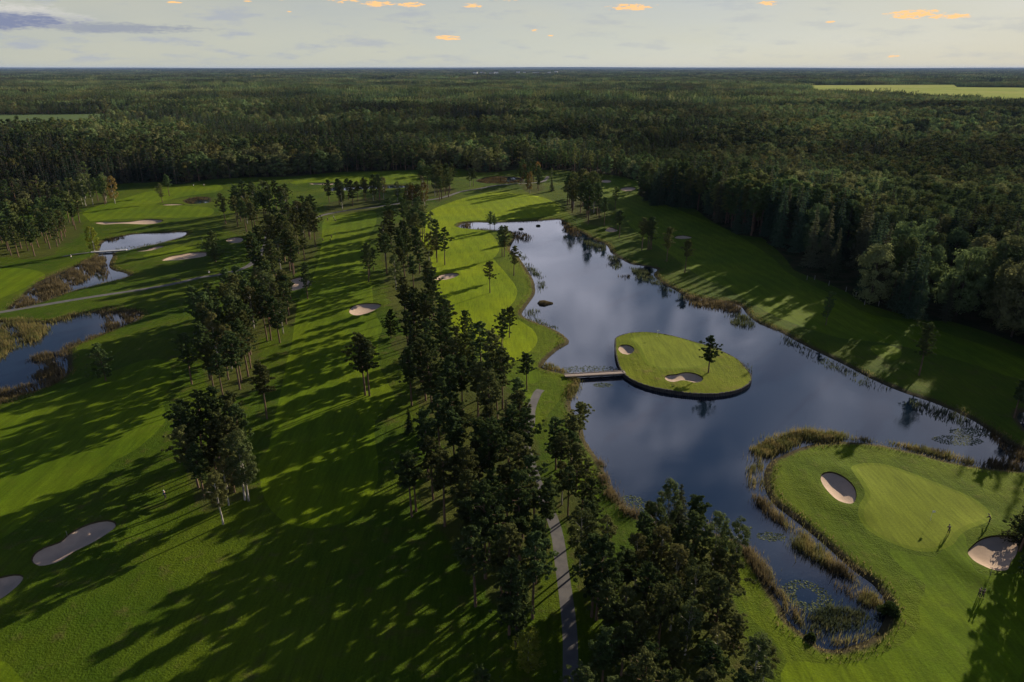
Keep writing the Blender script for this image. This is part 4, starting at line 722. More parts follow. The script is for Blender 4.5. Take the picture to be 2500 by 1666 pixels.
def pads(centers, radii, per, r, size, flat=.55):
    k = len(centers)
    d = r.normal(size=(k * per, 3)); d /= np.linalg.norm(d, axis=1)[:, None]
    rr = r.uniform(.25, 1, (k * per, 1)) ** .6
    ri = np.repeat(radii, per)[:, None]
    C = np.repeat(centers, per, 0) + d * rr * ri * np.array([1, 1, flat])
    return C, d

def build(name, wood, C, d, size, lm, bm, r, up=.5, ow=.9):
    V, F = leaves(C, size, r, d, up, ow)
    crown = mesh_np(name + '_crown', V, F, [lm])
    wv = []; wf = []
    for v, f in wood:
        o = len(wv); wv += v; wf += [tuple(i + o for i in q) for q in f]
    trunk = mesh_np(name + '_trunk', wv, wf, [bm], smooth=True)
    return trunk, crown

def pine(seed, H=14.0, cb=.42, Rr=2.9, limbs=34, per=34, size=.29, npad=8, lm=None, bare=False):
    r = np.random.default_rng(seed); wood = []
    lean = r.normal(size=2) * .35
    tp = [(lean[0] * math.sin(z * 2.2) * z, lean[1] * math.sin(z * 1.7) * z, z * H) for z in np.linspace(0, .96, 9)]
    tp = np.array(tp); tr = .21 * (1 - np.linspace(0, .9, 9)) * H / 14 + .03
    wood.append(tube(tp, tr, 7))
    cen = []; rad = []
    ga = r.uniform(0, 6.28)
    clump = r.uniform(.55, 1.25, 9)
    for i in range(limbs):
        t = (i + r.uniform(0, 1)) / limbs
        z = H * (cb + (.97 - cb) * t)
        ga += 2.4 + r.normal() * .35
        prof = (math.sin(math.pi * (.22 + .72 * t)) ** .8)
        L = Rr * prof * r.uniform(.5, 1.2) * clump[int((ga % 6.283) / 6.284 * 5 + int(t * 3) * 1.7) % 9]
        rise = .05 + .75 * t + r.normal() * .12
        b0 = np.array([np.interp(z, tp[:, 2], tp[:, 0]), np.interp(z, tp[:, 2], tp[:, 1]), z - L * .25])
        dr = np.array([math.cos(ga), math.sin(ga), 0])
        pth = [b0 + dr * L * s + np.array([0, 0, L * rise * s ** 1.5 * .7]) + r.normal(size=3) * .05 for s in (0, .4, .75, 1)]
        wood.append(tube(pth, [.055, .045, .03, .015], 3))
        for k in range(npad):
            s = r.uniform(.28, 1.08)
            p = b0 + dr * L * s + np.array([0, 0, L * rise * s ** 1.5 * .7 + .12]) + r.normal(size=3) * np.array([.42, .42, .18]) * L * .45
            cen.append(p); rad.append(r.uniform(.26, .56) * (.6 + .3 * L / Rr))
    for k in range(5):
        cen.append(np.array([tp[-1][0], tp[-1][1], H * .955]) + r.normal(size=3) * .4); rad.append(.5)
    C, d = pads(np.array(cen), np.array(rad), per, r, size)
    return build('pine', wood, C, d, size * r.uniform(.7, 1.2, len(C)), lm or M['needle'], M['bark'], r)

def broad(seed, H=12.0, cb=.18, Rr=3.0, n=60, per=70, size=.34, lm=None, bm=None, shape=1.0, dens=1.0, two=True):
    r = np.random.default_rng(seed); wood = []
    tp = np.array([(r.normal() * .12 * z, r.normal() * .12 * z, z * H * .9) for z in np.linspace(0, 1, 6)])
    wood.append(tube(tp, .19 * (1 - np.linspace(0, .9, 6)) + .02, 7))
    cen = []; rad = []
    for i in range(n):
        u = r.uniform(-1, 1); a = r.uniform(0, 6.28)
        t = (u + 1) / 2
        prof = math.sin(math.pi * min(1, max(0, (.12 + .80 * t ** shape)))) ** .75
        rr = Rr * prof * r.uniform(.5, 1.0) * (1 + .25 * math.sin(3 * a + seed) * math.sin(5 * t + seed))
        z = H * (cb + (.95 - cb) * t)
        cen.append((rr * math.cos(a), rr * math.sin(a), z)); rad.append(r.uniform(.5, 1.15) * Rr / 3)
        if i % 4 == 0:
            wood.append(tube([(0, 0, max(z - rr * .8, H * cb * .8)), (rr * .5 * math.cos(a), rr * .5 * math.sin(a), z - rr * .3), (rr * math.cos(a), rr * math.sin(a), z)], [.06, .04, .012], 3))
    C, d = pads(np.array(cen), np.array(rad), per, r, size, .8)
    cc = C - np.array([0, 0, H * .5]); cc /= np.linalg.norm(cc, axis=1)[:, None]; d = d * 1.1 + cc * .5
    return build('broad', wood, C, d, size * r.uniform(.6, 1.2, len(C)), lm or M['broad'], bm or M['sbark'], r, .4, 1.7)

def spruce(seed, H=15.0, Rr=2.5, levels=26, br=10, per=34, size=.32, lm=None):
    r = np.random.default_rng(seed); wood = [tube(np.array([(0, 0, z) for z in np.linspace(0, H * .98, 6)]), .2 * (1 - np.linspace(0, .95, 6)) + .015, 6)]
    Cs = []; ds = []
    for l in range(levels):
        t = l / levels; z = H * (.06 + .93 * t)
        L0 = Rr * (1 - t) ** .85 + .15
        for b in range(max(4, int(br * (1 - t * .5)))):
            a = r.uniform(0, 6.28); L = L0 * r.uniform(.65, 1.15)
            k = max(4, int(per * L / Rr))
            s = r.uniform(.1, 1, k)
            side = r.normal(size=k) * .22 * L * (1.1 - s * .5)
            x = s * L; zz = z - .35 * x + .16 * x * s - np.abs(side) * .3 + r.normal(size=k) * .06
            Cs.append(np.stack([x * math.cos(a) - side * math.sin(a), x * math.sin(a) + side * math.cos(a), zz], 1))
            ds.append(np.tile([[math.cos(a) * .6, math.sin(a) * .6, .3]], (k, 1)))
            
    C = np.concatenate(Cs); d = np.concatenate(ds)
    return build('spruce', wood, C, d, size * r.uniform(.6, 1.2, len(C)), lm or M['spruce'], M['sbark'], r)

PINE = [pine(11, cb=.40), pine(12, cb=.50, Rr=2.3), pine(13, cb=.33, Rr=2.8, limbs=34), pine(14, cb=.55, Rr=2.5, limbs=24), pine(15, cb=.38, Rr=2.2, limbs=30), pine(16, cb=.45, Rr=2.9), pine(17, cb=.28, Rr=2.5, limbs=36), pine(18, cb=.48, Rr=2.4)]
PINE_OPEN = [pine(31, cb=.5, Rr=2.9, limbs=24, per=34), pine(32, cb=.42, Rr=2.4, limbs=22, per=34), pine(33, cb=.55, Rr=2.8, limbs=22, per=34)]
BUSHY = [pine(21, H=13, cb=.14, Rr=3.4, limbs=50, per=36), pine(22, H=13, cb=.10, Rr=3.2, limbs=50, per=36)]
BIRCH = [broad(41, 14, .30, 2.4, 66, 60, .28, M['birch'], M['bbark'], .8), broad(42, 14, .24, 2.6, 66, 60, .28, M['birch'], M['bbark'], .9), broad(43, 14, .36, 2.2, 60, 60, .28, M['birch'], M['bbark'], .8)]
ORANGE = [broad(44, 13, .2, 2.6, 66, 60, .28, M['orange'], M['bbark'], .8)]
YELLOW = [broad(45, 12, .12, 2.7, 80, 60, .28, M['yellow'], M['bbark'], .75)]
SPRUCE = [spruce(51), spruce(52, Rr=2.9), spruce(53, Rr=2.3, br=9)]
BROAD = [broad(61, 13, .10, 3.9, 74, 60, .38, shape=.75), broad(62, 12, .08, 3.5, 70, 60, .38, shape=.8), broad(63, 14, .12, 4.3, 80, 62, .40, shape=.7), broad(64, 13, .1, 3.2, 64, 60, .36, lm=M['birch'])]
# lighter versions for trees farther off
LPINE = [pine(71 + i, cb=.30, Rr=2.9, limbs=16, per=16, size=.55, npad=4) for i in range(3)]
LBROAD = [broad(75, 13, .08, 3.8, 34, 26, .65, shape=.75), broad(76, 12, .08, 3.4, 30, 26, .65, shape=.8), broad(77, 14, .1, 3.0, 28, 26, .6, lm=M['birch']), broad(78, 13, .1, 4.2, 38, 26, .65, shape=.7)]
LSPRUCE = [spruce(81 + i, levels=14, br=6, per=10, size=.6) for i in range(2)]

def tree(name, var, x, y, H, label, cat, group, base=14.0, wid=1.0, z=None, rz=None):
    s = H / base
    z = hz(x, y) - .05 if z is None else z
    root = empty(name, (x, y, z), random.uniform(0, 6.28) if rz is None else rz)
    root.scale = (s ** .8 * wid * .98, s ** .8 * wid * .98, s)
    root.rotation_euler[0] = random.uniform(-.02, .02); root.rotation_euler[1] = random.uniform(-.02, .02)
    ob('trunk', var[0], root); ob('crown', var[1], root)
    return tag(root, label, cat, group)

NPINE = [0]
for k, x, y, H, lb in ISO:
    z = hz(x, y) - .05
    if k == 'pine':
        if 'flat topped' in lb or 'tiered' in lb: tree('pine_tree', PINE_OPEN[0 if 'flat' in lb else 1], x, y, H, lb, 'pine tree', None, z=z, wid=.95)
        elif 'bushy' in lb or 'cone shaped' in lb or 'round topped low' in lb or 'young' in lb: tree('pine_tree', BUSHY[0], x, y, H, lb, 'pine tree', None, 13.0, .92, z=z)
        elif 'island' in lb: tree('pine_tree', PINE[2], x, y, H + .3, lb, 'pine tree', None, wid=1.12, z=z)
        elif 'tip of' in lb or 'quartet' in lb or 'slender' in lb or 'bare' in lb: tree('pine_tree', random.choice(PINE_OPEN[1:] + PINE[1:4]), x, y, H, lb, 'pine tree', None, z=z)
        elif 'ragged' in lb: tree('pine_tree', PINE[6], x, y, H, lb, 'pine tree', None, wid=.8, z=z)
        else: tree('pine_tree', random.choice(PINE), x, y, H, lb, 'pine tree', None, z=z)
        NPINE[0] += 1
    elif k == 'oak': tree('pine_tree', BUSHY[1], x, y, H, lb, 'pine tree', None, 13.0, 1.15, z=z); NPINE[0] += 1
    elif k == 'birch': tree('birch_tree', ORANGE[0] if 'rusty' in lb else random.choice(BIRCH), x, y, H, lb, 'birch tree', None, z=z)
    elif k == 'willow': tree('birch_tree', YELLOW[0], x, y, H, lb, 'birch tree', None, 12.0, z=z)
    elif k == 'shrubtree': tree('young_tree', YELLOW[0], x, y, H, lb, 'young tree', None, 12.0, 1.0, z=z)
    elif k == 'spruce': tree('spruce_tree', random.choice(SPRUCE), x, y, H, lb, 'spruce tree', None, 15.0, 1.25 if 'wide' in lb else 1.0, z=z)

def poisson(P, n, r, occ, dmin):
    P = np.array(P); lo = P.min(0); hi = P.max(0); out = []
    for _ in range(n * 60):
        if len(out) >= n: break
        q = r.uniform(lo, hi)
        if not inside(P, np.array([q[0]]), np.array([q[1]]))[0]: continue
        if any((q[0] - a) ** 2 + (q[1] - b) ** 2 < dmin * dmin for a, b in occ): continue
        occ.append((q[0], q[1])); out.append(q)
    return out

occ = [(t[1], t[2]) for t in ISO]
cand = []
r_ = np.random.default_rng(5)
avoid = BUN + WATERS + PTH
POLY = {}
for nm, P, n, h0, h1, kinds in STANDS:
    POLY[nm] = np.array(P)
    for dm in (3.4, 2.4):
        got = poisson(P, n - sum(1 for c in cand if c[0] == nm), r_, occ, dm)
        for q in got:
            q1, q2 = np.array([q[0]]), np.array([q[1]])
            if any(sdf(A, q1, q2)[0] < .8 for A in avoid): continue
            cand.append((nm, q[0], q[1], r_.uniform(h0, h1), r_.choice(list(kinds))))
# trees standing just outside the frame whose shadows cross it
for x, y in ((83.0, 87.5), (81.5, 82.5), (84.5, 92.5), (86.5, 95), (86, 89), (90, 92), (94, 93), (97, 98), (101, 101), (106, 104), (91, 84), (96, 88), (88, 80), (95, 80), (84, 82), (80, 74), (86, 72), (110, 110), (92, 76)):
    cand.append(('dark stand at the right edge', x, y, r_.uniform(12, 16), 's' if (x + y) % 3 else 'p'))
for x, y in ((116, 140), (121, 143), (127, 138)): cand.append(('trees at the right end of the lake', x, y, r_.uniform(9, 12), 'p'))
KN = {'p': ('pine_tree', PINE, 14.0, 'pine tree', 'pine'), 'q': ('pine_tree', BUSHY, 13.0, 'pine tree', 'low bushy pine'), 'b': ('birch_tree', BIRCH, 14.0, 'birch tree', 'olive leaved birch'),
      'o': ('birch_tree', ORANGE, 13.0, 'birch tree', 'rust birch'), 's': ('spruce_tree', SPRUCE, 15.0, 'spruce tree', 'dark spruce')}
cand.sort(key=lambda c: c[1] ** 2 + c[2] ** 2)
rest = []
for nm, x, y, H, k in cand:
    name, vs, base, cat, kd = KN[k]
    if k in 'pq':
        if NPINE[0] >= 300: rest.append((x, y, H)); continue
        NPINE[0] += 1
    if nm in POLY:
        pq = POLY[nm]; iny = (y - pq[:, 1].min()) / np.ptp(pq[:, 1])
        row = [c[1] for c in cand if c[0] == nm and abs(c[2] - y) < 12]
        md = float(np.median(row))
        ps = ('near end' if iny < .25 else 'nearer half' if iny < .5 else 'farther half' if iny < .75 else 'far end') + (', left side' if x < md - 2.5 else ', right side' if x > md + 2.5 else ', middle')
    else: ps = 'shadow side'
    lb = f'{"tall" if H > 15 else "lower" if H < 12.5 else "medium"} {kd} in the {nm}, {ps}'
    tree(name, random.choice(vs), x, y, H, lb, cat, f'{kd} trees in the {nm}', base)

# ---------------------------------------------------------------- forest: nearest trees one by one, the rest as one mass
rf = np.random.default_rng(9)
P = []
def scatter(y0, y1, sp, xl=.80, xr=.84):
    ys = np.arange(y0, y1, sp * .87); out = []
    for i, y in enumerate(ys):
        xs = np.arange(-xl * y - 30, xr * y + 60, sp) + (i % 2) * sp / 2
        out.append(np.stack([xs, np.full(len(xs), y)], 1))
    o = np.concatenate(out); return o + rf.uniform(-.42, .42, o.shape) * sp
cells = [scatter(100, 420, 5.4), scatter(420, 800, 6.2), scatter(800, 1400, 7.6)]
S = np.concatenate(cells); scl = np.concatenate([np.full(len(c), v) for c, v in zip(cells, (1.0, 1.05, 1.25))])
keep = inside(FOR, S[:, 0], S[:, 1])
for F_ in FIELDS: keep &= ~inside(F_, S[:, 0], S[:, 1])
def vn(x, y, L, s):
    return (np.sin(x / L + s + 1.7 * np.sin(y / L * .8 + s)) + np.sin(y / L * 1.3 + 2 * s + 1.4 * np.sin(x / L * 1.1)) + np.sin((x + y) / L * .55 + 3 * s)) / 3
n1_ = vn(S[:, 0], S[:, 1], 38, 1.0); n2_ = vn(S[:, 0], S[:, 1], 70, 4.0); n3_ = vn(S[:, 0], S[:, 1], 120, 2.2)
keep &= ~((np.abs(n3_ - .1) < .045) & (S[:, 1] > 430))
keep &= rf.uniform(size=len(S)) > np.where(n3_ > .72, .75, .04)
S, scl, n1_, n2_ = S[keep], scl[keep], n1_[keep], n2_[keep]
S_edge = sdf(np.array(FOR[:-4]), S[:, 0], S[:, 1])
dist0 = np.hypot(S[:, 0], S[:, 1])
mixv = n1_ + rf.normal(size=len(S)) * .28
right = sst(60, 160, S[:, 0] - .12 * S[:, 1])
kind = np.where(mixv > .22 - .85 * right, 1, np.where(mixv < -.35, 2, 0))       # 1 broad, 2 spruce, 0 pine
near_edge = (np.abs(S_edge) < 14) & (S[:, 1] < 330)
kind = np.where(near_edge & (rf.uniform(size=len(S)) < .6), 2, kind)
n4_ = vn(S[:, 0] * .55, S[:, 1], 62, 7.7)
size = (.92 + .20 * n2_ + .22 * np.tanh(n4_ * 7) + rf.normal(size=len(S)) * .20) * scl ** .5
size *= 1 + .42 * sst(55, 75, S[:, 0]) * (dist0 < 420)
size = np.clip(size, .5, 1.75)
dist = np.hypot(S[:, 0], S[:, 1])
infr = (np.abs(S[:, 0]) < .78 * S[:, 1] + 10)
single = np.zeros(len(S), bool)
order = np.argsort(dist)
for kk, lim in ((1, 290), (2, 230)):
    idx = [i for i in order if kind[i] == kk and infr[i]][:lim]; single[idx] = True
# pines: only the front row of the far left and back edge stays within the count of 300
budget = max(0, 300 - NPINE[0])
idx = [i for i in order if kind[i] == 0 and infr[i]][:budget]; single[idx] = True
def where(x, y):
    if x > 60: return ('nearest' if y < 250 else 'middle' if y < 330 else 'far') + ' forest right of the lake'
    if x < -150: return 'forest behind the far left fairway'
    return 'dark forest edge behind the course'
for i in np.where(single)[0]:
    x, y, k = S[i, 0], S[i, 1], kind[i]; w_ = where(x, y); near = dist[i] < 300
    hw_ = ('at the edge of' if abs(S_edge[i]) < 9 else 'a few rows into' if abs(S_edge[i]) < 28 else 'deep in') + ' the ' + w_; sz = 'big' if size[i] > 1.25 else 'small' if size[i] < .95 else 'middling'
    if k == 1:
        q = i % 4; vs = (BROAD if dist[i] < 330 else BROAD)
        tn = 'rust tinted' if q == 3 else 'olive green'
        tree('broadleaf_tree', vs[q], x, y, 12.5 * size[i], f'{sz} {tn} broadleaf {hw_}', 'broadleaf tree', f'{tn} broadleaf trees in the {w_}', 13.0, 1.05, z=0)
    elif k == 2:
        tree('spruce_tree', SPRUCE[i % 3], x, y, 15.5 * size[i], f'{sz} dark spruce {hw_}', 'spruce tree', f'spruces in the {w_}', 15.0, z=0)
    else:
        tree('pine_tree', PINE[i % 8], x, y, 14.0 * size[i], f'{sz} pine {hw_}', 'pine tree', f'pines in the {w_}', 14.0, z=0)

# instanced masses -------------------------------------------------
def library(name, items):
    c = bpy.data.collections.new(name)
    for j, (me_list) in enumerate(items):
        vs = []; fs = []; mi = []; mats = []; off = 0
        for k, me in enumerate(me_list):
            n = len(me.vertices); co = np.empty(n * 3, np.float32); me.vertices.foreach_get('co', co)
            vs.append(co.reshape(-1, 3))
            for p in me.polygons: pass
            lt = np.empty(len(me.polygons), np.int32); me.polygons.foreach_get('loop_total', lt)
            li = np.empty(len(me.loops), np.int32); me.loops.foreach_get('vertex_index', li)
            kq = int(lt[0]); f = li.reshape(-1, kq) + off
            if kq == 4: f = np.concatenate([f[:, [0, 1, 2]], f[:, [0, 2, 3]]])
            fs.append(f); mi.append(np.full(len(f), k)); mats.append(me.materials[0]); off += n
        me = mesh_np(f'{name}_{j}', np.concatenate(vs), np.concatenate(fs), mats, mi=np.concatenate(mi))
        o = bpy.data.objects.new(f'{name}_source', me); c.objects.link(o)
    return c

def instancer(name, pts, rot, scale, idx, coll, label):
    me = bpy.data.meshes.new(name)
    me.vertices.add(len(pts)); me.vertices.foreach_set('co', np.asarray(pts, np.float32).ravel())
    a = me.attributes.new('rot', 'FLOAT_VECTOR', 'POINT'); a.data.foreach_set('vector', np.column_stack([np.zeros((len(pts), 2)), rot]).astype(np.float32).ravel())
    a = me.attributes.new('scl', 'FLOAT_VECTOR', 'POINT'); a.data.foreach_set('vector', np.asarray(scale, np.float32).ravel())
    a = me.attributes.new('idx', 'INT', 'POINT'); a.data.foreach_set('value', np.asarray(idx, np.int32))
    o = ob(name, me)
    ng = bpy.data.node_groups.new(name, 'GeometryNodeTree')
    ng.interface.new_socket('Geometry', in_out='INPUT', socket_type='NodeSocketGeometry')
    ng.interface.new_socket('Geometry', in_out='OUTPUT', socket_type='NodeSocketGeometry')
    gi = ng.nodes.new('NodeGroupInput'); go = ng.nodes.new('NodeGroupOutput')
    ci = ng.nodes.new('GeometryNodeCollectionInfo'); ci.inputs['Collection'].default_value = coll
    ci.inputs['Separate Children'].default_value = True; ci.inputs['Reset Children'].default_value = True
    ip = ng.nodes.new('GeometryNodeInstanceOnPoints'); ip.inputs['Pick Instance'].default_value = True
    def attr(nm, ty):
        n = ng.nodes.new('GeometryNodeInputNamedAttribute'); n.data_type = ty; n.inputs['Name'].default_value = nm
        return [s for s in n.outputs if s.enabled and s.name == 'Attribute'][0]
    L = ng.links.new
    L(gi.outputs[0], ip.inputs['Points']); L(ci.outputs[0], ip.inputs['Instance'])
    L(attr('idx', 'INT'), ip.inputs['Instance Index'])
    e2r = ng.nodes.new('FunctionNodeEulerToRotation'); L(attr('rot', 'FLOAT_VECTOR'), e2r.inputs[0]); L(e2r.outputs[0], ip.inputs['Rotation'])
    L(attr('scl', 'FLOAT_VECTOR'), ip.inputs['Scale'])
    L(ip.outputs[0], go.inputs[0])
    md = o.modifiers.new('scatter', 'NODES'); md.node_group = ng
    tag(o, label, kind='stuff')
    return o

if rest:
    lib = library('stand_pine', PINE[:4])
    Q = np.array([(x, y, hz(x, y)) for x, y, H in rest]); s = np.array([H / 14 for _, _, H in rest])
    instancer('pine_stands', Q, rf.uniform(0, 6.28, len(Q)), np.stack([s, s, s], 1), rf.integers(0, 4, len(Q)), lib, 'farther pines of the stands on the course')
lib = library('wood_tree', BROAD + SPRUCE[:2] + PINE[:3] + LBROAD + LSPRUCE + LPINE)
# indices: broad 0-3 spruce 4-5 pine 6-8 lbroad 9-12 lspruce 13-14 lpine 15-17   (objects sort by name)
names = sorted(o.name for o in lib.objects); real = [o.name for o in lib.objects]
perm = np.array([names.index(n) for n in real])
m = ~single; Sm, km, dm_, sm = S[m], kind[m], dist[m], size[m]
rr = rf.integers(0, 12, len(Sm))
hi = dm_ < 480
ix = np.where(hi, np.where(km == 1, rr % 4, np.where(km == 2, 4 + rr % 2, 6 + rr % 3)), np.where(km == 1, 9 + rr % 4, np.where(km == 2, 13 + rr % 2, 15 + rr % 3)))
print('forest instances', len(Sm), 'singles', single.sum(), 'pines', NPINE[0], 'rest', len(rest))
hw = sm * rf.uniform(.85, 1.25, len(Sm)) * np.where(dm_ > 420, 1.22, 1.0)
instancer('forest', np.column_stack([Sm, np.zeros(len(Sm))]), rf.uniform(0, 6.28, len(Sm)), np.stack([hw, hw, sm], 1), perm[ix], lib, 'mixed forest stretching back from the course')

# distant forest: blocks of many small crowns
def block(seed, L=52.0, n=70, mats=('needle', 'broad', 'spruce')):
    r = np.random.default_rng(seed)
    c = r.uniform(-L / 2, L / 2, (n, 2)); h = r.uniform(8.5, 15, n) * (1 + .3 * vn(c[:, 0], c[:, 1], 12, seed)); w_ = r.uniform(2.0, 3.4, n)
    kd = r.integers(0, 3, n); per = 46
    t = r.uniform(0.15, 1, (n, per)); a = r.uniform(0, 6.283, (n, per))
    prof = np.where(kd[:, None] == 2, (1.05 - t) * 1.0, np.sin(np.pi * np.clip(.15 + .80 * t, 0, 1)) ** .7)
    rr = w_[:, None] * prof * r.uniform(.75, 1.05, (n, per))
    C = np.stack([c[:, None, 0] + rr * np.cos(a), c[:, None, 1] + rr * np.sin(a), h[:, None] * t], -1).reshape(-1, 3)
    d = np.stack([np.cos(a), np.sin(a), t], -1).reshape(-1, 3)
    V, F = leaves(C, 1.35, r, d, .5, 1.6)
    return mesh_np('forest_block', V, F, [M[m_] for m_ in mats], mi=np.repeat(kd, per))
blocks = [[block(91, mats=('needle', 'broad', 'spruce'))], [block(92, mats=('broad', 'birch', 'needle'))], [block(93, mats=('spruce', 'needle', 'broad'))], [block(94, mats=('needle', 'needle', 'broad'))]]
lc = bpy.data.collections.new('forest_blocks')
for b in blocks:
    lc.objects.link(bpy.data.objects.new('forest_block_source', b[0]))
def tiles(y0, y1, L, sxy, sz):
    ys = np.arange(y0, y1, L * .94); out = []
    for y in ys:
        xs = np.arange(-.80 * y - L, .84 * y + L, L * .94); out.append(np.stack([xs, np.full(len(xs), y)], 1))
    o = np.concatenate(out); o = o + rf.uniform(-.1, .1, o.shape) * L
    k = np.ones(len(o), bool)
    for F_ in FIELDS:
        k &= ~(sdf(np.array(F_), o[:, 0], o[:, 1]) < L * .42)
    o = o[k]; n = len(o)
    v = vn(o[:, 0], o[:, 1], 160, 3.0)
    hgt = sz * (1 + .18 * v + .24 * np.tanh(6 * vn(o[:, 0] * .5, o[:, 1], 150, 5.0)) + rf.normal(size=n) * .06)
    gap = (vn(o[:, 0], o[:, 1], 260, 6.0) > .80) & (rf.uniform(size=n) < .7)
    o, hgt = o[~gap], hgt[~gap]; n = len(o)
    i3 = np.clip(((vn(o[:, 0], o[:, 1], 210, 1.0) + rf.normal(size=n) * .3 + 1) * 2).astype(int), 0, 3)
    hill = 14 * sst(9000, 16000, o[:, 1]) * (1 + vn(o[:, 0], o[:, 1], 2600, 2.0))
    return np.column_stack([o, hill]), rf.integers(0, 4, n) * 1.5708, np.stack([np.full(n, sxy), np.full(n, sxy), hgt], 1), i3
parts = [tiles(1400, 4200, 50, 1.0, 1.15), tiles(4200, 12000, 130, 2.6, 1.35), tiles(12000, 34000, 520, 10.4, 1.6)]
instancer('distant_forest', *(np.concatenate(q) for q in zip(*parts)), lc, 'distant blue green forest reaching to the horizon')

# row of trees in front of the pale field, pairs at its rim

# ------------------------------------------------------------------ reeds, tufts, lily pads
def blades(cx, cy, z, n, rx, ry, h, r, spread=None):
    """thin leaning triangles"""
    a = r.uniform(0, 6.283, n); q = np.sqrt(r.uniform(0, 1, n))
    x = cx + rx * q * np.cos(a); y = cy + ry * q * np.sin(a)
    return x, y
def blade_mesh(name, x, y, z, h, m, r, wdt=.07):
    n = len(x); a = r.uniform(0, 6.283, n); l = r.uniform(.05, .35, n)
    hh = h * r.uniform(.6, 1.15, n); w_ = wdt * r.uniform(.7, 1.5, n)
    B = np.stack([x, y, np.full(n, 1.0) * z], 1)
    ax = np.stack([np.cos(a), np.sin(a), np.zeros(n)], 1) * w_[:, None]
    b = r.uniform(0, 6.283, n)
    T = B + np.stack([np.cos(b) * l * hh, np.sin(b) * l * hh, hh], 1)
    V = np.empty((n, 3, 3)); V[:, 0] = B - ax; V[:, 1] = B + ax; V[:, 2] = T
    return mesh_np(name, V.reshape(-1, 3), np.arange(3 * n).reshape(-1, 3), [m])
rb = np.random.default_rng(17)
acc = {}
for P, dens, h, tone in REEDS:
    P = np.array(P); lo, hi_ = P.min(0), P.max(0)
    A = abs(.5 * np.sum(P[:, 0] * np.roll(P[:, 1], -1) - np.roll(P[:, 0], -1) * P[:, 1]))
    dd = np.hypot(*P.mean(0)); fac = np.clip(130 / dd, .3, 1.2)
    n = int(A * dens * 26 * fac * fac * (hi_ - lo).prod() / max(A, 1))
    n = min(n, 60000)
    q = rb.uniform(lo, hi_, (n, 2)); q = q[inside(P, q[:, 0], q[:, 1])]
    cl = vn(q[:, 0], q[:, 1], 1.3, tone + 1.0) + .6 * vn(q[:, 0], q[:, 1], 4.1, tone + 2.0)
    q = q[cl + rb.normal(size=len(q)) * .35 > -.25]
    e = -sdf(P, q[:, 0], q[:, 1]); q = q[(e > 0) & (rb.uniform(size=len(q)) < .25 + e * 1.0)]; q = q + rb.normal(size=q.shape) * np.where(rb.uniform(size=(len(q), 1)) < .25, .9, .25)
    acc.setdefault(tone, []).append((q, h, 1 / fac))
TL = ['dark reeds at the far shores', 'thin green rushes growing in the shallow water', 'brown dry reeds along the shore', 'olive and straw coloured reeds along the shore']
for tone, L_ in acc.items():
    Vs = []
    for q, h, f in L_:
        me = blade_mesh('t', q[:, 0], q[:, 1], WZ - .05, h * .82 * (.95 + .4 * vn(q[:, 0], q[:, 1], 2.2, 5)), RM[tone], rb, .055 * f)
        co = np.empty(len(me.vertices) * 3, np.float32); me.vertices.foreach_get('co', co); Vs.append(co.reshape(-1, 3)); bpy.data.meshes.remove(me)
    V = np.concatenate(Vs); print('reeds', tone, len(V) // 3)
    tag(ob('reeds', mesh_np('reeds', V, np.arange(len(V)).reshape(-1, 3), [RM[tone]])), TL[tone], kind='stuff')
for (x, y), rx, ry, h, tone, lb in CLUMPS:
    n = int(900 * min(rx, 5)); land = tone == 4
    bx_, by_ = blades(x, y, 0, n, rx / 2 if not land else rx * .7, ry / 2 if not land else ry * .7, h, rb)
    z = hz(x, y) if land else WZ
    if land:
        c = rb.normal(size=(2200, 3)); c /= np.linalg.norm(c, axis=1)[:, None]; c *= rb.uniform(.5, 1, (2200, 1)); c = c * np.array([rx * .6, ry * .6, h * .5]) * (1 + .3 * np.sin(c[:, :1] * 4)) + np.array([0, 0, h * .45])
        V, F = leaves(c, .22, rb); me = mesh_np('shrub', V, F, [RM[4]])
        o = ob('shrub', me); o.location = (x, y, z); tag(o, lb, 'shrub')
    else:
        qq = ((bx_ - x) / (rx / 2)) ** 2 + ((by_ - y) / (ry / 2)) ** 2; me = blade_mesh('reed_clump', (bx_ - x) * (1 + .25 * np.sin(bx_ * 2)), (by_ - y) * (1 + .2 * np.sin(bx_ * 1.3)), -.05, h * (1.1 - .7 * qq), RM[tone], rb, .10); o = ob('reed_clump', me); o.location = (x, y, z); tag(o, lb, 'reed clump')
# fringe of tall grass on the banks of lake and left ponds
Vs = []
for W_, lim in ((WATERS[0], 1), (WATERS[1], 1), (WATERS[2], 1)):
    Q = ramp_pts(W_[::3], .5)
    T = np.roll(Q, -1, 0) - np.roll(Q, 1, 0); T /= np.hypot(T[:, 0], T[:, 1])[:, None] + 1e-9
    area = .5 * np.sum(Q[:, 0] * np.roll(Q[:, 1], -1) - np.roll(Q[:, 0], -1) * Q[:, 1])
    o_ = np.stack([T[:, 1], -T[:, 0]], 1) * (1 if area > 0 else -1)
    for rep in range(7):
        keepm = (vn(Q[:, 0], Q[:, 1], 6, 2.0) + rb.normal(size=len(Q)) * .3) > -.3
        q = (Q + o_ * rb.uniform(.2, 2.6, (len(Q), 1)) + rb.normal(size=Q.shape) * .15)[keepm]
        Vs.append(q)
q = np.concatenate(Vs); q = q[sdf(ISL, q[:, 0], q[:, 1]) > 1]
zq = terrain(q[:, 0], q[:, 1])[0]
tag(ob('bank_grass', blade_mesh('bank_grass', q[:, 0], q[:, 1], zq, .55, RM[3], rb, .06)), 'fringe of long grass on the water banks', kind='stuff')

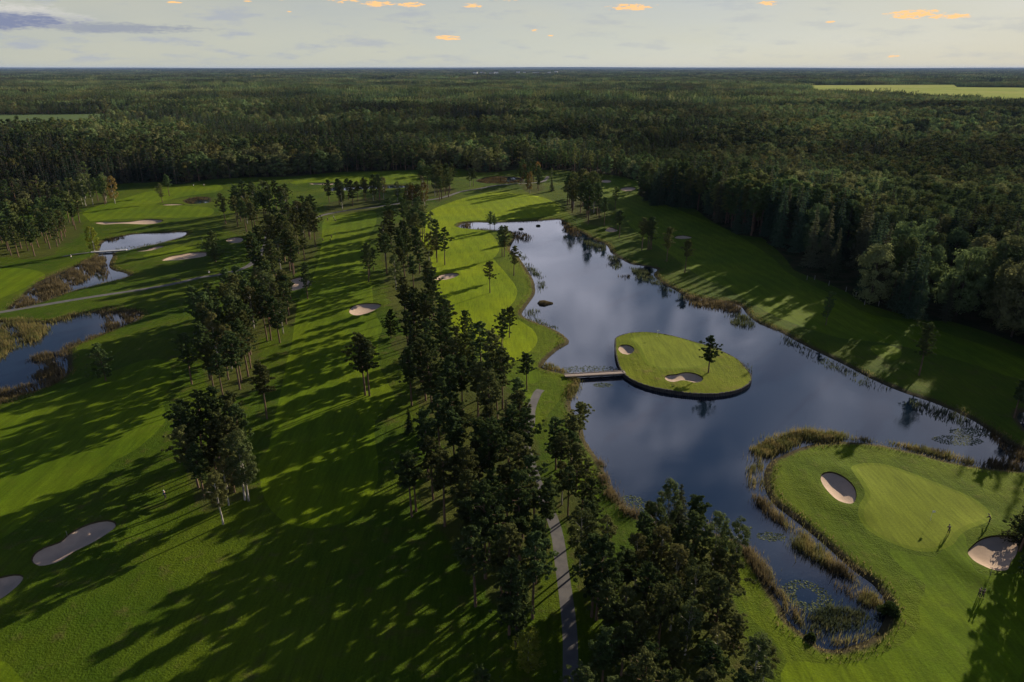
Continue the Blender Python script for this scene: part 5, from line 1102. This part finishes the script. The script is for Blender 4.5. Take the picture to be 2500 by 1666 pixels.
for (x, y), rx, ry, n, lb in PADS:
    V = []; F = []
    pp = []
    ring = 'ring' in lb
    for i in range(n * 6):
        if len(pp) >= n: break
        a = rb.uniform(0, 6.283); q = math.sqrt(rb.uniform(.22 if ring else 0, 1)); px_, py_ = rx * q * math.cos(a), ry * q * math.sin(a)
        s = rb.uniform(.13, .26)
        if any((px_ - u[0]) ** 2 + (py_ - u[1]) ** 2 < (s + u[2]) ** 2 * .7 for u in pp): continue
        pp.append((px_, py_, s))
        b = len(V); k = 8; a0 = rb.uniform(0, 6.28); tl = rb.normal(size=2) * .12
        V.append((px_, py_, .015))
        for j in range(k):
            t = a0 + 5.9 * j / (k - 1); V.append((px_ + s * math.cos(t), py_ + s * math.sin(t), .03 + s * (tl[0] * math.cos(t) + tl[1] * math.sin(t))))
        F += [(b, b + 1 + j, b + 2 + j) for j in range(k - 1)]
    o = ob('lily_pads', mesh_py('lily_pads', V, F, [M['pad']])); o.location = (x, y, WZ + .004); tag(o, lb, kind='stuff')

# ------------------------------------------------------------------ bridges
def bridge(name, A, B, wd, z, label, plank=.0, m='wood', rail=False):
    A = np.array(A); B = np.array(B); L = float(np.hypot(*(B - A))); ang = math.atan2(*(B - A)[::-1])
    root = empty(name, (*A, 0), ang); tag(root, label, 'bridge')
    n = int(L / .32); pl = box_mesh('plank', L / n * .93, wd, .07, M[m])
    for i in range(n):
        o = ob('plank', pl, root); o.location = (L * (i + .5) / n, random.uniform(-.02, .02), z + random.uniform(-.006, .006))
    bm_ = box_mesh('beam', L - .6, .18, .42, M['timber'])
    for s in (-1, 1):
        o = ob('beam', bm_, root); o.location = (L / 2, s * (wd / 2 - .25), z - .43)
    ps = cyl_mesh('pile', .14, 1.4, M['timber'])
    for t in np.linspace(.18, .82, 4):
        for s in (-1, 1):
            o = ob('pile', ps, root); o.location = (L * t, s * (wd / 2 - .25), z - 1.85)
    kb = box_mesh('edge_board', L, .10, .12, M[m])
    for s in (-1, 1):
        o = ob('edge_board', kb, root); o.location = (L / 2, s * (wd / 2 - .06), z + .08)
    return root
bridge('footbridge', BRIDGE[0], BRIDGE[1], 1.9, .34, 'wooden plank bridge leading to the island')
bridge('footbridge', BRIDGE2[0], BRIDGE2[1], 1.5, .15, 'narrow white footbridge over the left pond', m='white')

# ------------------------------------------------------------------ people
def skin_mesh(name, J, E, m, sub=1):
    me = bpy.data.meshes.new(name); me.from_pydata([j[:3] for j in J], E, [])
    o = bpy.data.objects.new('tmp', me); COL.objects.link(o)
    sk = o.modifiers.new('s', 'SKIN'); 
    for i, j in enumerate(J): me.skin_vertices[0].data[i].radius = (j[3], j[3] if len(j) < 5 else j[4])
    me.skin_vertices[0].data[0].use_root = True
    sb = o.modifiers.new('d', 'SUBSURF'); sb.levels = sub; sb.render_levels = sub
    dg = bpy.context.evaluated_depsgraph_get(); dg.update()
    r = bpy.data.meshes.new_from_object(o.evaluated_get(dg)); r.name = name
    bpy.data.objects.remove(o)
    r.materials.clear(); r.materials.append(m)
    r.polygons.foreach_set('use_smooth', [True] * len(r.polygons))
    return r
def figure(pose):
    bend, arm, stride = pose
    b = math.sin(bend); c = math.cos(bend)
    hip = (0, 0, .92)
    def up(d, x=0, f=0): return (x, -b * d - f, .92 + c * d)
    hd = {}
    sh = up(.50); nk = up(.58); he = up(.72); tp = up(.80)
    l = [(0, 0, .92, .13, .10), (*up(.22), .12, .09), (*up(.42), .15, .10), (*nk, .055), (*he, .085, .10), (*tp, .065)]
    E = [(0, 1), (1, 2), (2, 3), (3, 4), (4, 5)]
    for s in (-1, 1):
        i = len(l)
        l += [(s * .19, up(.46)[1], up(.46)[2], .06), (s * .23, up(.46)[1] - arm * .12, up(.46)[2] - .28, .045), (s * (.23 - arm * .14), up(.46)[1] - arm * .36 , up(.46)[2] - .50 + arm * .04, .034)]
        E += [(2, i), (i, i + 1), (i + 1, i + 2)]
        w3 = l[-1]
        for q in range(5):
            l.append((w3[0] + (q - 2) * .016 * (1 if s > 0 else 1), w3[1] - .01 - (.035 if q == 0 else 0), w3[2] - (.13 if q == 2 else .115 if q in (1, 3) else .09 if q == 4 else .06), .010))
            E.append((i + 2, len(l) - 1))
        j = len(l)
        l += [(s * .10, 0, .86, .09), (s * .12, -.05 - s * stride * .12, .48, .062), (s * .12, .02 - s * stride * .25, .08, .042), (s * .13, -.14 - s * stride * .25, .035, .04)]
        E += [(0, j), (j, j + 1), (j + 1, j + 2), (j + 2, j + 3)]
    body = skin_mesh('body', l, E, M['skin'])
    # clothes follow the same joints, a little fuller
    jl = [(0, 0, .90, .145, .115), (*up(.22), .138, .108), (*up(.43), .165, .12), (*up(.53), .08)]
    JE = [(0, 1), (1, 2), (2, 3)]
    for s in (-1, 1):
        i = len(jl)
        jl += [(s * .20, up(.46)[1], up(.46)[2], .075), (s * .23, up(.46)[1] - arm * .12, up(.46)[2] - .28, .06), (s * (.23 - arm * .13), up(.46)[1] - arm * .34, up(.46)[2] - .47 + arm * .04, .045)]
        JE += [(2, i), (i, i + 1), (i + 1, i + 2)]
    tl = [(0, 0, .94, .14, .11)]; TE = []
    for s in (-1, 1):
        j = len(tl)
        tl += [(s * .10, 0, .84, .105), (s * .12, -.05 - s * stride * .12, .48, .08), (s * .12, .02 - s * stride * .25, .10, .062)]
        TE += [(0, j), (j, j + 1), (j + 1, j + 2)]
    V = []; F = []
    ce = np.array(up(.765)); n = 10
    for ri, (rz_, rr_) in enumerate(((-.02, .112), (.04, .108), (.085, .075), (.10, .01))):
        for q in range(n):
            a = 6.283 * q / n; V.append((ce[0] + rr_ * math.cos(a), ce[1] + rr_ * 1.12 * math.sin(a), ce[2] + rz_))
    for ri in range(3):
        for q in range(n): F.append((ri * n + q, ri * n + (q + 1) % n, (ri + 1) * n + (q + 1) % n, (ri + 1) * n + q))
    b0 = len(V); V += [(-.08, ce[1] - .10, ce[2] - .02), (.08, ce[1] - .10, ce[2] - .02), (.06, ce[1] - .21, ce[2] - .03), (-.06, ce[1] - .21, ce[2] - .03)]; F.append((b0, b0 + 1, b0 + 2, b0 + 3))
    shoe = []
    return body, (jl, JE), (tl, TE), (V, F)
FIG = [figure((.55, .9, .1)), figure((.08, .2, .5)), figure((.15, .7, .0))]
cl = {}
def person(i, x, y, tone, label, z):
    fi = {0: 0, 1: 0}.get(i, 1 if i % 2 else 2)
    body, jk, tr, cap = FIG[fi]
    jm = {'dark': 'dark', 'dark2': 'dark2', 'blue': 'blue', 'white': 'white', 'grey': 'grey'}[tone]
    cm = 'white' if tone in ('blue', 'white') else 'dark'
    key = (fi, jm, cm)
    if key not in cl:
        cl[key] = (skin_mesh('jacket', jk[0], jk[1], M[jm]), skin_mesh('trousers', tr[0], tr[1], M['dark']), mesh_py('cap', cap[0], cap[1], [M[cm]], True))
    root = empty('person', (x, y, z), random.uniform(0, 6.28)); tag(root, label, 'person', None)
    ob('body', body, root); ob('jacket', cl[key][0], root); ob('trousers', cl[key][1], root); ob('cap', cl[key][2], root)
for i, ((x, y), tone, lb) in enumerate(PEOPLE): person(i, x, y, tone, lb, hz(x, y))

# ------------------------------------------------------------------ flagsticks, benches, posts
for (x, y), z, lb in PINS:
    root = empty('flagstick', (x, y, hz(x, y))); tag(root, lb, 'golf flag')
    ob('pole', cyl_mesh('pole', .02, 2.15, M['white'], 6), root)
    V = [(.02, 0, 2.13), (.28, .04, 2.12), (.52, -.02, 2.05), (.50, -.02, 1.78), (.27, .04, 1.74), (.02, 0, 1.72)]
    V2_ = [(a, b + .012, c) for a, b, c in V]
    ob('flag', mesh_py('flag', V + V2_, [(0, 1, 4, 5), (1, 2, 3, 4), (11, 10, 7, 6), (10, 9, 8, 7), (0, 6, 7, 1), (1, 7, 8, 2), (2, 8, 9, 3), (3, 9, 10, 4), (4, 10, 11, 5)], [M['flag']]), root)
for (x, y), lb in BENCH:
    root = empty('park_bench', (x, y, hz(x, y)), .4); tag(root, lb, 'bench')
    sl = box_mesh('slat', 1.7, .10, .04, M['timber'])
    for k in range(4): o = ob('slat', sl, root); o.location = (0, -.2 + k * .125, .44)
    for k in range(3): o = ob('slat', sl, root); o.location = (0, .26 + k * .03, .58 + k * .13); o.rotation_euler = (1.35, 0, 0)
    lg = box_mesh('leg', .08, .42, .43, M['metal'])
    for s in (-1, 1): o = ob('leg', lg, root); o.location = (s * .7, 0, 0)
pm2 = cyl_mesh('pale_post', .13, 1.9, M['postw'], 8, .11)
for i, (x, y) in enumerate(POSTS):
    o = ob('wooden_post', pm2); o.location = (x, y, hz(x, y) - .1)
    tag(o, 'pale wooden post at the dark forest edge above the east slope', 'post', 'pale posts along the forest edge')
for i, (x, y) in enumerate(STAKE):
    o = ob('marker_stake', cyl_mesh('marker_stake', .035, 1.1 if i == 0 else 1.6, M['postw'], 6)); o.location = (x, y, hz(x, y))
    tag(o, 'thin stake on the upper rim of the long striped bunker' if i == 0 else 'thin stake beside the bunker at the right edge', 'stake')

# ------------------------------------------------------------------ far houses on the horizon
def house(x, y, L, Wd, h, rz, lb):
    root = empty('distant_house', (x, y, 6), rz); tag(root, lb, 'house', 'white houses on the horizon')
    ob('wall', box_mesh('wall', L, Wd, h, M['white']), root)
    V = [(-L / 2 - .5, -Wd / 2 - .5, h), (L / 2 + .5, -Wd / 2 - .5, h), (L / 2 + .5, Wd / 2 + .5, h), (-L / 2 - .5, Wd / 2 + .5, h), (-L / 2 - .5, 0, h + Wd * .35), (L / 2 + .5, 0, h + Wd * .35)]
    ob('roof', mesh_py('roof', V, [(0, 1, 5, 4), (2, 3, 4, 5), (3, 0, 4), (1, 2, 5), (0, 3, 2, 1)], [M['roofr']]), root)
for i, (x, y) in enumerate(HOUSES):
    house(x, y, random.uniform(24, 60), 14, random.uniform(18, 30), random.uniform(-.3, .3), 'pale house in the row of white buildings near the horizon')
